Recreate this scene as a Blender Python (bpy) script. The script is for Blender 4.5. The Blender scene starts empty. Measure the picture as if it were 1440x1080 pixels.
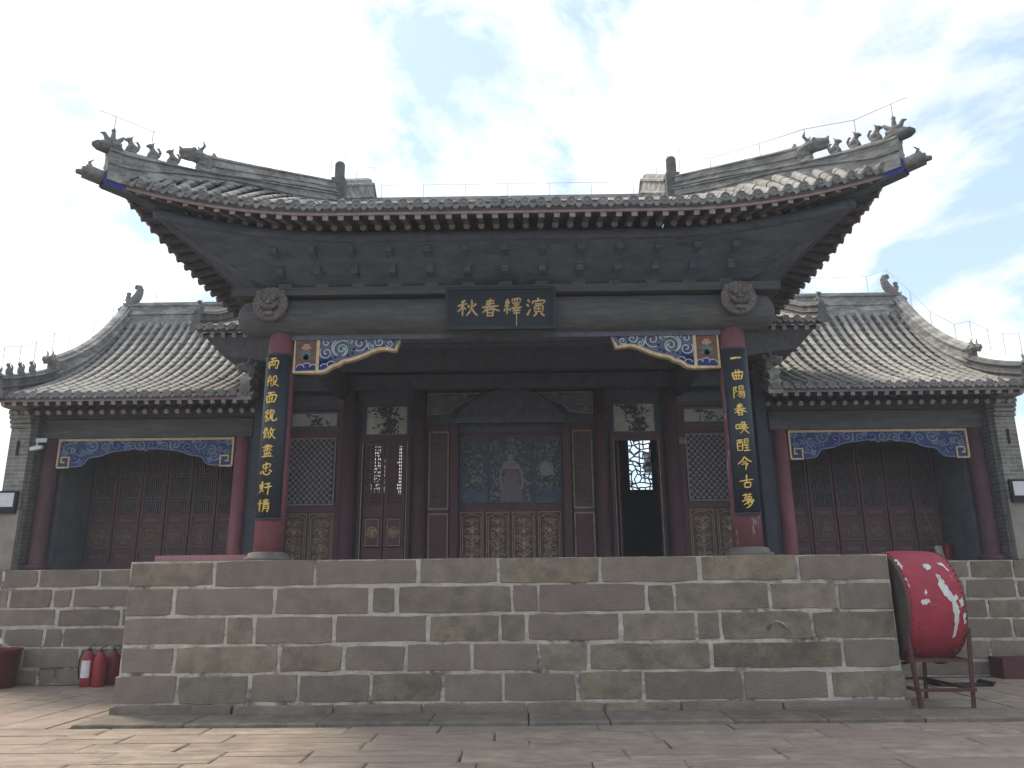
import bpy, math, random
from mathutils import Vector, Matrix, Euler
R = random.Random(11)
rad = math.radians
scene = bpy.context.scene
COL = scene.collection

# ------------------------------------------------------------------ camera
def set_camera():
    f, pitch, roll, yaw = 1089.4, 0.2552, -0.0102, -0.0102
    cp, sp, cy, sy = math.cos(pitch), math.sin(pitch), math.cos(yaw), math.sin(yaw)
    fwd = Vector((sy*cp, cy*cp, sp)); right = Vector((cy, -sy, 0)); up = right.cross(fwd)
    r2 = math.cos(roll)*right + math.sin(roll)*up
    u2 = -math.sin(roll)*right + math.cos(roll)*up
    cd = bpy.data.cameras.new('camera'); co = bpy.data.objects.new('camera', cd); COL.objects.link(co)
    m = Matrix((r2, u2, -fwd)).transposed().to_4x4()
    m.translation = Vector((0.198, -10.71, 1.6))
    co.matrix_world = m
    cd.sensor_width = 36; cd.lens = 36*f/1440
    cd.clip_start = 0.1; cd.clip_end = 3000
    scene.camera = co
set_camera()

# ------------------------------------------------------------------ sky and sun
SUN_EL, SUN_AZ = rad(56), rad(-48)      # azimuth from +Y (behind the hall), negative = to the left
sun_dir = Vector((math.sin(SUN_AZ)*math.cos(SUN_EL), math.cos(SUN_AZ)*math.cos(SUN_EL), math.sin(SUN_EL)))
def set_world():
    w = bpy.data.worlds.new('World'); scene.world = w; w.use_nodes = True
    nt = w.node_tree; N = nt.nodes; L = nt.links; N.clear()
    out = N.new('ShaderNodeOutputWorld'); bg = N.new('ShaderNodeBackground'); bg.inputs[1].default_value = 0.1
    sky = N.new('ShaderNodeTexSky'); sky.sky_type = 'NISHITA'; sky.sun_disc = False
    sky.sun_elevation = SUN_EL; sky.sun_rotation = SUN_AZ; sky.air_density = 1.0; sky.dust_density = 0.8
    tc = N.new('ShaderNodeTexCoord'); sep = N.new('ShaderNodeSeparateXYZ'); L.new(tc.outputs['Generated'], sep.inputs[0])
    zc = N.new('ShaderNodeMath'); zc.operation = 'MAXIMUM'; zc.inputs[1].default_value = 0.0; L.new(sep.outputs[2], zc.inputs[0])
    za = N.new('ShaderNodeMath'); za.operation = 'ADD'; za.inputs[1].default_value = 0.22; L.new(zc.outputs[0], za.inputs[0])
    dx = N.new('ShaderNodeMath'); dx.operation = 'DIVIDE'; L.new(sep.outputs[0], dx.inputs[0]); L.new(za.outputs[0], dx.inputs[1])
    dy = N.new('ShaderNodeMath'); dy.operation = 'DIVIDE'; L.new(sep.outputs[1], dy.inputs[0]); L.new(za.outputs[0], dy.inputs[1])
    cb = N.new('ShaderNodeCombineXYZ'); L.new(dx.outputs[0], cb.inputs[0]); L.new(dy.outputs[0], cb.inputs[1])
    mp = N.new('ShaderNodeMapping'); mp.inputs['Location'].default_value = (39.0, 0.91, 0.0); mp.inputs['Scale'].default_value = (1.5, 1.3, 1)
    L.new(cb.outputs[0], mp.inputs[0])
    n1 = N.new('ShaderNodeTexNoise'); n1.inputs['Scale'].default_value = 1.4; n1.inputs['Detail'].default_value = 10; n1.inputs['Roughness'].default_value = 0.62
    n1.inputs['Distortion'].default_value = 0.25
    L.new(mp.outputs[0], n1.inputs['Vector'])
    # sun glow through thin cloud
    dot = N.new('ShaderNodeVectorMath'); dot.operation = 'DOT_PRODUCT'; dot.inputs[1].default_value = sun_dir; L.new(tc.outputs['Generated'], dot.inputs[0])
    gm = N.new('ShaderNodeMath'); gm.operation = 'MAXIMUM'; gm.inputs[1].default_value = 0; L.new(dot.outputs['Value'], gm.inputs[0])
    gp = N.new('ShaderNodeMath'); gp.operation = 'POWER'; gp.inputs[1].default_value = 3.0; L.new(gm.outputs[0], gp.inputs[0])
    gs = N.new('ShaderNodeMath'); gs.operation = 'MULTIPLY_ADD'; gs.inputs[1].default_value = 0.135; L.new(gp.outputs[0], gs.inputs[0]); L.new(n1.outputs[0], gs.inputs[2])
    cr = N.new('ShaderNodeValToRGB'); cr.color_ramp.elements[0].position = 0.465; cr.color_ramp.elements[1].position = 0.60
    L.new(gs.outputs[0], cr.inputs[0])
    # cloud shading: slightly grey undersides
    n2 = N.new('ShaderNodeTexNoise'); n2.inputs['Scale'].default_value = 2.2; n2.inputs['Detail'].default_value = 6
    L.new(mp.outputs[0], n2.inputs['Vector'])
    cc = N.new('ShaderNodeValToRGB')
    cc.color_ramp.elements[0].position = 0.33; cc.color_ramp.elements[0].color = (0.60, 0.625, 0.68, 1)
    cc.color_ramp.elements[1].position = 0.60; cc.color_ramp.elements[1].color = (1, 1, 1, 1)
    L.new(n2.outputs[0], cc.inputs[0])
    cs = N.new('ShaderNodeVectorMath'); cs.operation = 'SCALE'; L.new(cc.outputs[0], cs.inputs[0])
    gb = N.new('ShaderNodeMath'); gb.operation = 'MULTIPLY_ADD'; gb.inputs[1].default_value = 2.5; gb.inputs[2].default_value = 5.0
    L.new(gp.outputs[0], gb.inputs[0]); L.new(gb.outputs[0], cs.inputs['Scale'])
    # thin veil over the blue
    sv = N.new('ShaderNodeMixRGB'); sv.inputs[0].default_value = 0.62; sv.inputs[2].default_value = (2.65, 3.25, 3.75, 1); L.new(sky.outputs[0], sv.inputs[1])
    mx = N.new('ShaderNodeMixRGB'); L.new(cr.outputs[0], mx.inputs[0]); L.new(sv.outputs[0], mx.inputs[1]); L.new(cs.outputs[0], mx.inputs[2])
    L.new(mx.outputs[0], bg.inputs[0]); L.new(bg.outputs[0], out.inputs[0])
    sd = bpy.data.lights.new('sun', 'SUN'); sd.energy = 1.35; sd.angle = rad(12); sd.color = (1.0, 0.90, 0.74)
    so = bpy.data.objects.new('sun', sd); COL.objects.link(so)
    so.rotation_euler = (-sun_dir).to_track_quat('-Z', 'Y').to_euler(); so.location = (-20, 20, 40)
set_world()
scene.view_settings.view_transform = 'Standard'; scene.view_settings.look = 'None'
scene.view_settings.exposure = 1.5; scene.view_settings.gamma = 1.0; scene.view_settings.use_curve_mapping = False
scene.render.engine = 'CYCLES'
scene.cycles.max_bounces = 8; scene.cycles.diffuse_bounces = 5; scene.cycles.use_denoising = True

# ------------------------------------------------------------------ materials
MATS = {}
def pm(name, c1, c2=None, scale=6.0, rough=0.85, bump=0.0, bscale=30.0, rand=0.0, hue=None, metallic=0.0, lo=0.35, hi=0.65, c3=None, s3=2.0, t3=(0.55, 0.7), stretch=(1, 1, 1), bricks=None, emit=0):
    """procedural material: two colours through noise, a third in worn patches, per-object variation, bump"""
    if name in MATS: return MATS[name]
    m = bpy.data.materials.new(name); m.use_nodes = True; nt = m.node_tree; N = nt.nodes; L = nt.links
    b = N['Principled BSDF']; b.inputs['Roughness'].default_value = rough; b.inputs['Metallic'].default_value = metallic
    try: b.inputs['Specular IOR Level'].default_value = 0.3
    except Exception: pass
    c2 = c2 or tuple(x*0.7 for x in c1)
    tc = N.new('ShaderNodeTexCoord'); oi = N.new('ShaderNodeObjectInfo')
    mul = N.new('ShaderNodeMath'); mul.operation = 'MULTIPLY'; mul.inputs[1].default_value = 37.0; L.new(oi.outputs['Random'], mul.inputs[0])
    ad = N.new('ShaderNodeVectorMath'); ad.operation = 'ADD'; L.new(tc.outputs['Object'], ad.inputs[0]); L.new(mul.outputs[0], ad.inputs[1])
    mp = N.new('ShaderNodeMapping'); mp.inputs['Scale'].default_value = stretch; L.new(ad.outputs[0], mp.inputs[0])
    n1 = N.new('ShaderNodeTexNoise'); n1.inputs['Scale'].default_value = scale; n1.inputs['Detail'].default_value = 6; n1.inputs['Roughness'].default_value = 0.65
    L.new(mp.outputs[0], n1.inputs['Vector'])
    cr = N.new('ShaderNodeValToRGB'); e = cr.color_ramp.elements
    e[0].position = lo; e[0].color = (*c2, 1); e[1].position = hi; e[1].color = (*c1, 1)
    L.new(n1.outputs[0], cr.inputs[0]); col = cr.outputs[0]
    if c3:
        n3 = N.new('ShaderNodeTexNoise'); n3.inputs['Scale'].default_value = s3; n3.inputs['Detail'].default_value = 8; n3.inputs['Roughness'].default_value = 0.7
        L.new(mp.outputs[0], n3.inputs['Vector'])
        r3 = N.new('ShaderNodeValToRGB'); r3.color_ramp.elements[0].position = t3[0]; r3.color_ramp.elements[1].position = t3[1]
        L.new(n3.outputs[0], r3.inputs[0])
        x3 = N.new('ShaderNodeMixRGB'); x3.inputs[2].default_value = (*c3, 1); L.new(r3.outputs[0], x3.inputs[0]); L.new(col, x3.inputs[1]); col = x3.outputs[0]
    if rand:
        mr = N.new('ShaderNodeMapRange'); mr.inputs[3].default_value = 1-rand; mr.inputs[4].default_value = 1+rand; L.new(oi.outputs['Random'], mr.inputs[0])
        sc = N.new('ShaderNodeVectorMath'); sc.operation = 'SCALE'; L.new(col, sc.inputs[0]); L.new(mr.outputs[0], sc.inputs['Scale']); col = sc.outputs[0]
    if hue:   # per-object tint towards another colour
        wn = N.new('ShaderNodeTexWhiteNoise'); wn.noise_dimensions = '1D'; L.new(oi.outputs['Random'], wn.inputs['W'])
        m2 = N.new('ShaderNodeMath'); m2.operation = 'MULTIPLY'; m2.inputs[1].default_value = hue[1]; L.new(wn.outputs[0], m2.inputs[0])
        xh = N.new('ShaderNodeMixRGB'); xh.inputs[2].default_value = (*hue[0], 1); L.new(m2.outputs[0], xh.inputs[0]); L.new(col, xh.inputs[1]); col = xh.outputs[0]
    hgt = None
    if bricks:
        bt = N.new('ShaderNodeTexBrick'); bt.inputs['Scale'].default_value = 1.0; bt.inputs['Brick Width'].default_value = bricks[0]; bt.inputs['Row Height'].default_value = bricks[1]
        bt.inputs['Mortar Size'].default_value = 0.008; bt.inputs['Color1'].default_value = (1, 1, 1, 1); bt.inputs['Color2'].default_value = (0.72, 0.72, 0.72, 1); bt.inputs['Mortar'].default_value = (1.35, 1.35, 1.3, 1)
        sp = N.new('ShaderNodeSeparateXYZ'); L.new(tc.outputs['Object'], sp.inputs[0])
        sm = N.new('ShaderNodeMath'); sm.operation = 'ADD'; L.new(sp.outputs[0], sm.inputs[0]); L.new(sp.outputs[1], sm.inputs[1])
        cb = N.new('ShaderNodeCombineXYZ'); L.new(sm.outputs[0], cb.inputs[0]); L.new(sp.outputs[2], cb.inputs[1]); L.new(cb.outputs[0], bt.inputs['Vector'])
        xb = N.new('ShaderNodeMixRGB'); xb.blend_type = 'MULTIPLY'; xb.inputs[0].default_value = 1; L.new(col, xb.inputs[1]); L.new(bt.outputs[0], xb.inputs[2]); col = xb.outputs[0]
    L.new(col, b.inputs['Base Color'])
    if bump:
        n2 = N.new('ShaderNodeTexNoise'); n2.inputs['Scale'].default_value = bscale; n2.inputs['Detail'].default_value = 5; L.new(mp.outputs[0], n2.inputs['Vector'])
        bp = N.new('ShaderNodeBump'); bp.inputs['Strength'].default_value = bump; bp.inputs['Distance'].default_value = 0.02
        L.new(n2.outputs[0], bp.inputs['Height']); L.new(bp.outputs[0], b.inputs['Normal'])
    MATS[name] = m; return m

STONE = pm('sandstone_block', (0.290, 0.238, 0.172), (0.168, 0.138, 0.100), 4.5, 0.95, 1.0, 55, rand=0.2, hue=((0.25, 0.198, 0.178), 0.7), c3=(0.118, 0.105, 0.078), s3=3.0, t3=(0.52, 0.72))
MORTAR = pm('lime_mortar', (0.60, 0.54, 0.47), (0.40, 0.355, 0.305), 5, 0.95, 0.6, 60, c3=(0.13, 0.115, 0.10), s3=1.9, t3=(0.53, 0.63))
PAVE = pm('paving_stone', (0.395, 0.325, 0.248), (0.235, 0.19, 0.148), 4.2, 0.92, 1.0, 30, rand=0.13, hue=((0.29, 0.215, 0.185), 0.75), c3=(0.15, 0.13, 0.108), s3=2.4, t3=(0.50, 0.72), stretch=(0.7, 1.5, 1))
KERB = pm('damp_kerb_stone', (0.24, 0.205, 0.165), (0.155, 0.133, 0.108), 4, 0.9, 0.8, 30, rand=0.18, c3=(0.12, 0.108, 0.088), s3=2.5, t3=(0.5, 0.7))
GROUND = pm('earth_joint', (0.12, 0.10, 0.08), (0.07, 0.06, 0.048), 5, 0.95, 0.5, 40)
TILE = pm('grey_roof_tile', (0.31, 0.30, 0.28), (0.20, 0.193, 0.182), 7, 0.85, 0.4, 60, rand=0.16, c3=(0.40, 0.385, 0.355), s3=3, t3=(0.5, 0.75))
PAN = pm('shaded_pan_tile', (0.125, 0.12, 0.11), (0.065, 0.064, 0.06), 12, 0.9, 0.4, 60, rand=0.2, c3=(0.19, 0.18, 0.165), s3=6, t3=(0.55, 0.75))  # darker than the cover tiles: shade in the channels put into the colour
TILEDK = pm('grey_tile_end', (0.32, 0.31, 0.30), (0.19, 0.185, 0.182), 14, 0.85, 0.5, 60, rand=0.2, c3=(0.29, 0.27, 0.25), s3=9, t3=(0.55, 0.75))
RIDGE = pm('ridge_brick', (0.31, 0.30, 0.285), (0.17, 0.168, 0.16), 6, 0.9, 0.6, 40, c3=(0.50, 0.485, 0.45), s3=2.5, t3=(0.48, 0.64), stretch=(1, 1, 2.5))
RIDGEDK = pm('ridge_moulding', (0.17, 0.165, 0.16), (0.09, 0.088, 0.088), 8, 0.9, 0.5, 40, c3=(0.28, 0.27, 0.25), s3=3, t3=(0.55, 0.7))
BEAST = pm('fired_clay_beast', (0.27, 0.26, 0.245), (0.14, 0.135, 0.13), 18, 0.9, 0.5, 60)
DECK = pm('soffit_board', (0.17, 0.175, 0.20), (0.11, 0.115, 0.135), 8, 0.85, 0.3, 30, stretch=(4, 1, 1))
SLATE = pm('faded_blue_paint', (0.148, 0.178, 0.228), (0.100, 0.122, 0.158), 4, 0.9, 0.5, 40, c3=(0.075, 0.095, 0.112), s3=3.2, t3=(0.48, 0.66), stretch=(0.6, 1, 2.2))
SLATEDK = pm('dark_blue_paint', (0.130, 0.158, 0.204), (0.090, 0.110, 0.143), 5, 0.9, 0.5, 40, c3=(0.07, 0.088, 0.105), s3=3, t3=(0.5, 0.68), stretch=(0.7, 1, 2))
RAFT = pm('rafter_wood', (0.17, 0.155, 0.172), (0.11, 0.10, 0.115), 10, 0.85, 0.3, 40, rand=0.2)
RAFTEND = pm('rafter_end_paint', (0.42, 0.36, 0.35), (0.27, 0.23, 0.225), 20, 0.85, rand=0.15)
EAVEB = pm('eave_board_pink', (0.42, 0.315, 0.305), (0.29, 0.225, 0.225), 6, 0.9, 0.3, 40, c3=(0.22, 0.2, 0.19), s3=4)
BEAM = pm('weathered_beam', (0.150, 0.145, 0.135), (0.092, 0.095, 0.10), 6, 0.88, 0.5, 30, stretch=(0.5, 3, 3), c3=(0.085, 0.09, 0.10), s3=1.6, t3=(0.48, 0.62))
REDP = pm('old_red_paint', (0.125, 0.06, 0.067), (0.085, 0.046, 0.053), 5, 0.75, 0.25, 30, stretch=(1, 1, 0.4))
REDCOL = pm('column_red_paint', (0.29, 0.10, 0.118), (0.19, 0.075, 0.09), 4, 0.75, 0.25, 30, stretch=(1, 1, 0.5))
REDPEEL = pm('peeling_red_paint', (0.25, 0.095, 0.112), (0.175, 0.073, 0.087), 4, 0.8, 0.4, 30, stretch=(1.6, 1.6, 0.45), c3=(0.42, 0.36, 0.33), s3=4.5, t3=(0.565, 0.60))
MAROON = pm('maroon_joinery', (0.145, 0.075, 0.079), (0.098, 0.056, 0.061), 6, 0.7, 0.25, 40, stretch=(1, 1, 0.3))
DARKW = pm('dark_joinery', (0.142, 0.15, 0.185), (0.098, 0.104, 0.13), 6, 0.75, 0.25, 40)
LATT = pm('lattice_wood', (0.19, 0.155, 0.155), (0.12, 0.095, 0.098), 12, 0.8, 0.2, 40)
BOSS = pm('lattice_boss', (0.30, 0.26, 0.26), (0.20, 0.17, 0.175), 12, 0.8)
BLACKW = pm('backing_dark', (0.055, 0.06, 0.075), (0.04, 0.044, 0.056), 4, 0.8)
GILT = pm('worn_gilt', (0.44, 0.345, 0.22), (0.24, 0.18, 0.125), 14, 0.6, 0.3, 60, metallic=0.2)
BRONZE = pm('dull_bronze_paint', (0.26, 0.20, 0.145), (0.15, 0.11, 0.085), 14, 0.7)
GOLD = pm('gold_leaf', (0.92, 0.64, 0.17), (0.62, 0.40, 0.10), 16, 0.35, 0.2, 60, metallic=0.35)
GOLDP = pm('pale_gold_paint', (0.78, 0.60, 0.36), (0.56, 0.42, 0.24), 12, 0.6, 0.2, 60)
BOARD = pm('black_lacquer_board', (0.030, 0.040, 0.052), (0.022, 0.030, 0.040), 6, 0.5, 0.15, 60)
LACQ = pm('plaque_lacquer', (0.018, 0.024, 0.033), (0.012, 0.016, 0.023), 6, 0.5)
CARVE = pm('carved_wood', (0.25, 0.215, 0.20), (0.15, 0.128, 0.122), 12, 0.85, 0.5, 60)
NAVY = pm('ultramarine_paint', (0.032, 0.045, 0.235), (0.02, 0.028, 0.14), 14, 0.7, 0.2, 60)
VIOLET = pm('violet_paint', (0.115, 0.07, 0.22), (0.07, 0.04, 0.14), 14, 0.7)
SKYB = pm('pale_blue_paint', (0.24, 0.32, 0.45), (0.16, 0.21, 0.32), 12, 0.7)
WHITEP = pm('white_line_paint', (0.62, 0.66, 0.70), (0.45, 0.49, 0.55), 14, 0.7)
GREENP = pm('faded_green_paint', (0.14, 0.26, 0.235), (0.08, 0.16, 0.15), 12, 0.7)
MIDB = pm('mid_blue_paint', (0.06, 0.08, 0.22), (0.035, 0.05, 0.14), 12, 0.7, 0.2, 40)
RUST = pm('terracotta_ground', (0.25, 0.125, 0.095), (0.15, 0.075, 0.06), 10, 0.8)
PINKP = pm('lotus_pink_paint', (0.55, 0.30, 0.25), (0.45, 0.32, 0.14), 10, 0.7)
PAPER = pm('old_painting_paper', (0.50, 0.48, 0.44), (0.38, 0.365, 0.335), 5, 0.9, c3=(0.28, 0.27, 0.26), s3=4, t3=(0.5, 0.75))
INK = pm('ink_wash', (0.035, 0.035, 0.038), (0.085, 0.083, 0.08), 14, 0.9)
PLASTER = pm('blue_grey_plaster', (0.155, 0.172, 0.19), (0.105, 0.118, 0.132), 3, 0.9, 0.3, 20, c3=(0.14, 0.15, 0.15), s3=1.4)
BRICK = pm('grey_brick_wall', (0.27, 0.26, 0.235), (0.175, 0.168, 0.155), 6, 0.92, 0.6, 40, bricks=(0.28, 0.075), c3=(0.33, 0.315, 0.28), s3=2.0, t3=(0.5, 0.72))
BRICKDK = pm('dark_brick_wall', (0.15, 0.148, 0.143), (0.105, 0.103, 0.10), 5, 0.92, 0.4, 40, bricks=(0.28, 0.075))
BASEST = pm('smooth_pier_stone', (0.33, 0.29, 0.25), (0.23, 0.205, 0.18), 4, 0.9, 0.4, 30)
PLINTH = pm('plinth_stone', (0.205, 0.172, 0.158), (0.145, 0.122, 0.113), 6, 0.9, 0.4, 30)
PINKST = pm('faded_pink_stone', (0.40, 0.20, 0.205), (0.30, 0.155, 0.16), 4, 0.9, 0.3, 30)
DRUMRED = pm('drum_red_lacquer', (0.40, 0.042, 0.066), (0.29, 0.03, 0.05), 4, 0.6, 0.25, 30, c3=(0.44, 0.15, 0.165), s3=5, t3=(0.60, 0.72))
DRUMSKIN = pm('drum_hide', (0.11, 0.092, 0.076), (0.07, 0.06, 0.05), 4, 0.7, 0.2, 30)
PEEL = pm('bare_white_ground', (0.72, 0.72, 0.68), (0.55, 0.55, 0.52), 14, 0.85)
STEELRED = pm('rusty_red_steel', (0.125, 0.038, 0.042), (0.075, 0.03, 0.032), 12, 0.6, 0.3, 60, c3=(0.06, 0.035, 0.03), s3=9)
EXTRED = pm('extinguisher_red', (0.33, 0.022, 0.035), (0.26, 0.02, 0.03), 8, 0.45, 0.1, 40, c3=(0.2, 0.05, 0.05), s3=12, t3=(0.6, 0.75))
EXTDK = pm('extinguisher_dark_red', (0.20, 0.014, 0.025), (0.15, 0.012, 0.02), 4, 0.4)
RUBBER = pm('black_rubber', (0.016, 0.016, 0.018), (0.01, 0.01, 0.012), 8, 0.6)
WHITEPL = pm('white_plastic', (0.70, 0.70, 0.70), (0.6, 0.6, 0.6), 8, 0.5)
TUBRED = pm('tub_red_plastic', (0.17, 0.022, 0.032), (0.13, 0.018, 0.026), 5, 0.55)
WIRE = pm('galvanised_wire', (0.40, 0.40, 0.42), (0.3, 0.3, 0.3), 8, 0.5)
BLUEP = pm('cobalt_paint', (0.035, 0.055, 0.36), (0.03, 0.045, 0.25), 12, 0.7)
PALEQ = pm('pale_grey_blue_paint', (0.155, 0.175, 0.235), (0.10, 0.115, 0.165), 8, 0.8)
GOLDQ = pm('shaded_gold_leaf', (0.70, 0.50, 0.25), (0.48, 0.33, 0.16), 16, 0.5, 0.2, 60, metallic=0.15)  # duller gold for the plaque characters: their shade put into the colour
DUSKBL = pm('painting_night_blue', (0.10, 0.11, 0.13), (0.05, 0.058, 0.07), 18, 0.8, c3=(0.21, 0.205, 0.165), s3=14, t3=(0.50, 0.62))
ROBE = pm('painting_robe', (0.215, 0.185, 0.20), (0.13, 0.115, 0.14), 30, 0.8)
FLESH = pm('painting_flesh', (0.30, 0.265, 0.24), (0.19, 0.165, 0.155), 30, 0.8)
MOON = pm('painting_pale_moon', (0.30, 0.30, 0.26), (0.23, 0.23, 0.20), 20, 0.8)
PGREEN = pm('painting_green', (0.21, 0.29, 0.23), (0.13, 0.19, 0.16), 25, 0.8)
PBLUE = pm('painting_pale_blossom', (0.33, 0.355, 0.36), (0.17, 0.20, 0.235), 25, 0.8)

# ------------------------------------------------------------------ mesh helpers
def translucent(name, c):
    m = bpy.data.materials.new(name); m.use_nodes = True; N = m.node_tree.nodes; L = m.node_tree.links; N.clear()
    o = N.new('ShaderNodeOutputMaterial'); t = N.new('ShaderNodeBsdfTranslucent'); d = N.new('ShaderNodeBsdfDiffuse'); x = N.new('ShaderNodeMixShader'); n = N.new('ShaderNodeTexNoise'); r = N.new('ShaderNodeValToRGB')
    n.inputs['Scale'].default_value = 9; r.color_ramp.elements[0].color = (*[v*0.75 for v in c], 1); r.color_ramp.elements[1].color = (*c, 1); L.new(n.outputs[0], r.inputs[0])
    L.new(r.outputs[0], t.inputs[0]); L.new(r.outputs[0], d.inputs[0]); x.inputs[0].default_value = 0.35; L.new(t.outputs[0], x.inputs[1]); L.new(d.outputs[0], x.inputs[2]); L.new(x.outputs[0], o.inputs[0]); return m
PAPERT = translucent('thin_backlit_paper', (0.62, 0.64, 0.68))
ORG = {}
# fine relief and lattice bars too small to pick apart singly: joined parts
SMALL = {'lattice_rib', 'relief', 'lattice', 'scroll', 'white_line', 'wave_cloud', 'blue_berry', 'lotus_leaf', 'lotus_flower', 'nail_row', 'ink_strokes', 'painted_blossom', 'painted_leaf', 'painted_branch', 'painted_headdress', 'painted_robe', 'painted_face', 'painted_sash', 'panel_moulding', 'gilt_frame', 'gilt_moulding', 'rail_relief', 'cracked_ice_lattice'}
class MB:
    def __init__(s): s.v = []; s.f = []; s.mi = []
    def add(s, vs, fs, mi=0):
        k = len(s.v); s.v += [tuple(v) for v in vs]; s.f += [tuple(i+k for i in f) for f in fs]; s.mi += [mi]*len(fs); return s
    def box(s, x0, x1, y0, y1, z0, z1, mi=0):
        vs = [(x0,y0,z0),(x1,y0,z0),(x1,y1,z0),(x0,y1,z0),(x0,y0,z1),(x1,y0,z1),(x1,y1,z1),(x0,y1,z1)]
        return s.add(vs, [(0,3,2,1),(4,5,6,7),(0,1,5,4),(1,2,6,5),(2,3,7,6),(3,0,4,7)], mi)
    def bar(s, a, b, w, h, up=(0,0,1), mi=0):
        a = Vector(a); b = Vector(b); d = (b-a).normalized(); up = Vector(up)
        l = d.cross(up)
        if l.length < 1e-4: l = d.cross(Vector((0,1,0)))
        l.normalize(); u = l.cross(d); vs = []
        for p in (a, b):
            for i, j in ((-1,-1),(1,-1),(1,1),(-1,1)): vs.append(p + l*i*w/2 + u*j*h/2)
        return s.add(vs, [(0,1,2,3),(7,6,5,4),(0,4,5,1),(1,5,6,2),(2,6,7,3),(3,7,4,0)], mi)
    def tube(s, pts, r, n=8, caps=True, mi=0):
        pts = [Vector(p) for p in pts]; rs = r if isinstance(r, (list, tuple)) else [r]*len(pts)
        k = len(s.v); prev = None
        for i, p in enumerate(pts):
            d = (pts[min(i+1, len(pts)-1)] - pts[max(i-1, 0)])
            d = d.normalized() if d.length > 1e-9 else Vector((0,0,1))
            ref = prev if prev is not None else (Vector((0,0,1)) if abs(d.z) < 0.9 else Vector((1,0,0)))
            l = d.cross(ref); l = l.normalized() if l.length > 1e-6 else d.orthogonal().normalized(); u = l.cross(d); prev = u
            for j in range(n):
                a = 2*math.pi*j/n; s.v.append(tuple(p + (l*math.cos(a) + u*math.sin(a))*rs[i]))
        for i in range(len(pts)-1):
            for j in range(n):
                s.f.append((k+i*n+j, k+i*n+(j+1)%n, k+(i+1)*n+(j+1)%n, k+(i+1)*n+j)); s.mi.append(mi)
        if caps:
            s.f.append(tuple(k+j for j in reversed(range(n)))); s.f.append(tuple(k+(len(pts)-1)*n+j for j in range(n))); s.mi += [mi, mi]
        return s
    def sweep(s, pts, sec, caps=True, lat=None, mi=0):
        """closed section [(lateral, up)] carried along pts, up stays vertical; a function of i may replace sec"""
        pts = [Vector(p) for p in pts]; k = len(s.v); n = None
        for i, p in enumerate(pts):
            sc = sec(i) if callable(sec) else sec; n = len(sc)
            d = pts[min(i+1, len(pts)-1)] - pts[max(i-1, 0)]; d.z = 0
            l = Vector(lat) if lat else Vector((d.y, -d.x, 0)).normalized()
            for a, b in sc: s.v.append(tuple(p + l*a + Vector((0,0,b))))
        for i in range(len(pts)-1):
            for j in range(n):
                s.f.append((k+i*n+j, k+i*n+(j+1)%n, k+(i+1)*n+(j+1)%n, k+(i+1)*n+j)); s.mi.append(mi)
        if caps:
            s.f.append(tuple(k+j for j in reversed(range(n)))); s.f.append(tuple(k+(len(pts)-1)*n+j for j in range(n))); s.mi += [mi, mi]
        return s
    def lathe(s, prof, c=(0,0,0), axis='z', n=16, mi=0):
        c = Vector(c); k = len(s.v)
        for r, h in prof:
            for j in range(n):
                a = 2*math.pi*j/n; x, y = r*math.cos(a), r*math.sin(a)
                o = {'z': (x, y, h), 'y': (x, h, y), 'x': (h, x, y)}[axis]; s.v.append(tuple(c + Vector(o)))
        for i in range(len(prof)-1):
            for j in range(n):
                s.f.append((k+i*n+j, k+i*n+(j+1)%n, k+(i+1)*n+(j+1)%n, k+(i+1)*n+j)); s.mi.append(mi)
        s.f.append(tuple(k+j for j in reversed(range(n)))); s.f.append(tuple(k+(len(prof)-1)*n+j for j in range(n))); s.mi += [mi, mi]
        return s
    def prism(s, poly, y0, y1, fn=None, mi=0):
        """polygon in (x,z) extruded from y0 (front) to y1; fn maps (x,y,z)"""
        n = len(poly); fn = fn or (lambda x, y, z: (x, y, z))
        vs = [fn(x, y0, z) for x, z in poly] + [fn(x, y1, z) for x, z in poly]
        fs = [tuple(range(n)), tuple(reversed(range(n, 2*n)))] + [(i, n+i, n+(i+1)%n, (i+1)%n) for i in range(n)]
        return s.add(vs, fs, mi)
    def strip(s, pts, w, y0, y1, fn=None, closed=False, mi=0):
        """ribbon along (x,z) pts with width(s) w, thickness y0..y1"""
        fn = fn or (lambda x, y, z: (x, y, z)); n = len(pts); ws = w if isinstance(w, (list, tuple)) else [w]*n
        L_, R_ = [], []
        for i, (x, z) in enumerate(pts):
            a = pts[(i-1) % n] if closed or i > 0 else pts[i]; b = pts[(i+1) % n] if closed or i < n-1 else pts[i]
            dx, dz = b[0]-a[0], b[1]-a[1]; l = math.hypot(dx, dz) or 1; nx, nz = -dz/l, dx/l
            L_.append((x+nx*ws[i]/2, z+nz*ws[i]/2)); R_.append((x-nx*ws[i]/2, z-nz*ws[i]/2))
        k = len(s.v)
        for i in range(n):
            s.v += [fn(L_[i][0], y0, L_[i][1]), fn(R_[i][0], y0, R_[i][1]), fn(L_[i][0], y1, L_[i][1]), fn(R_[i][0], y1, R_[i][1])]
        for i in range(n if closed else n-1):
            a = k+4*i; b = k+4*((i+1) % n)
            s.f += [(a, a+1, b+1, b), (a+2, b+2, b+3, a+3), (a, b, b+2, a+2), (a+1, a+3, b+3, b+1)]; s.mi += [mi]*4
        if not closed:
            a = k; b = k+4*(n-1); s.f += [(a, a+2, a+3, a+1), (b, b+1, b+3, b+2)]; s.mi += [mi]*2
        return s
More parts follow.
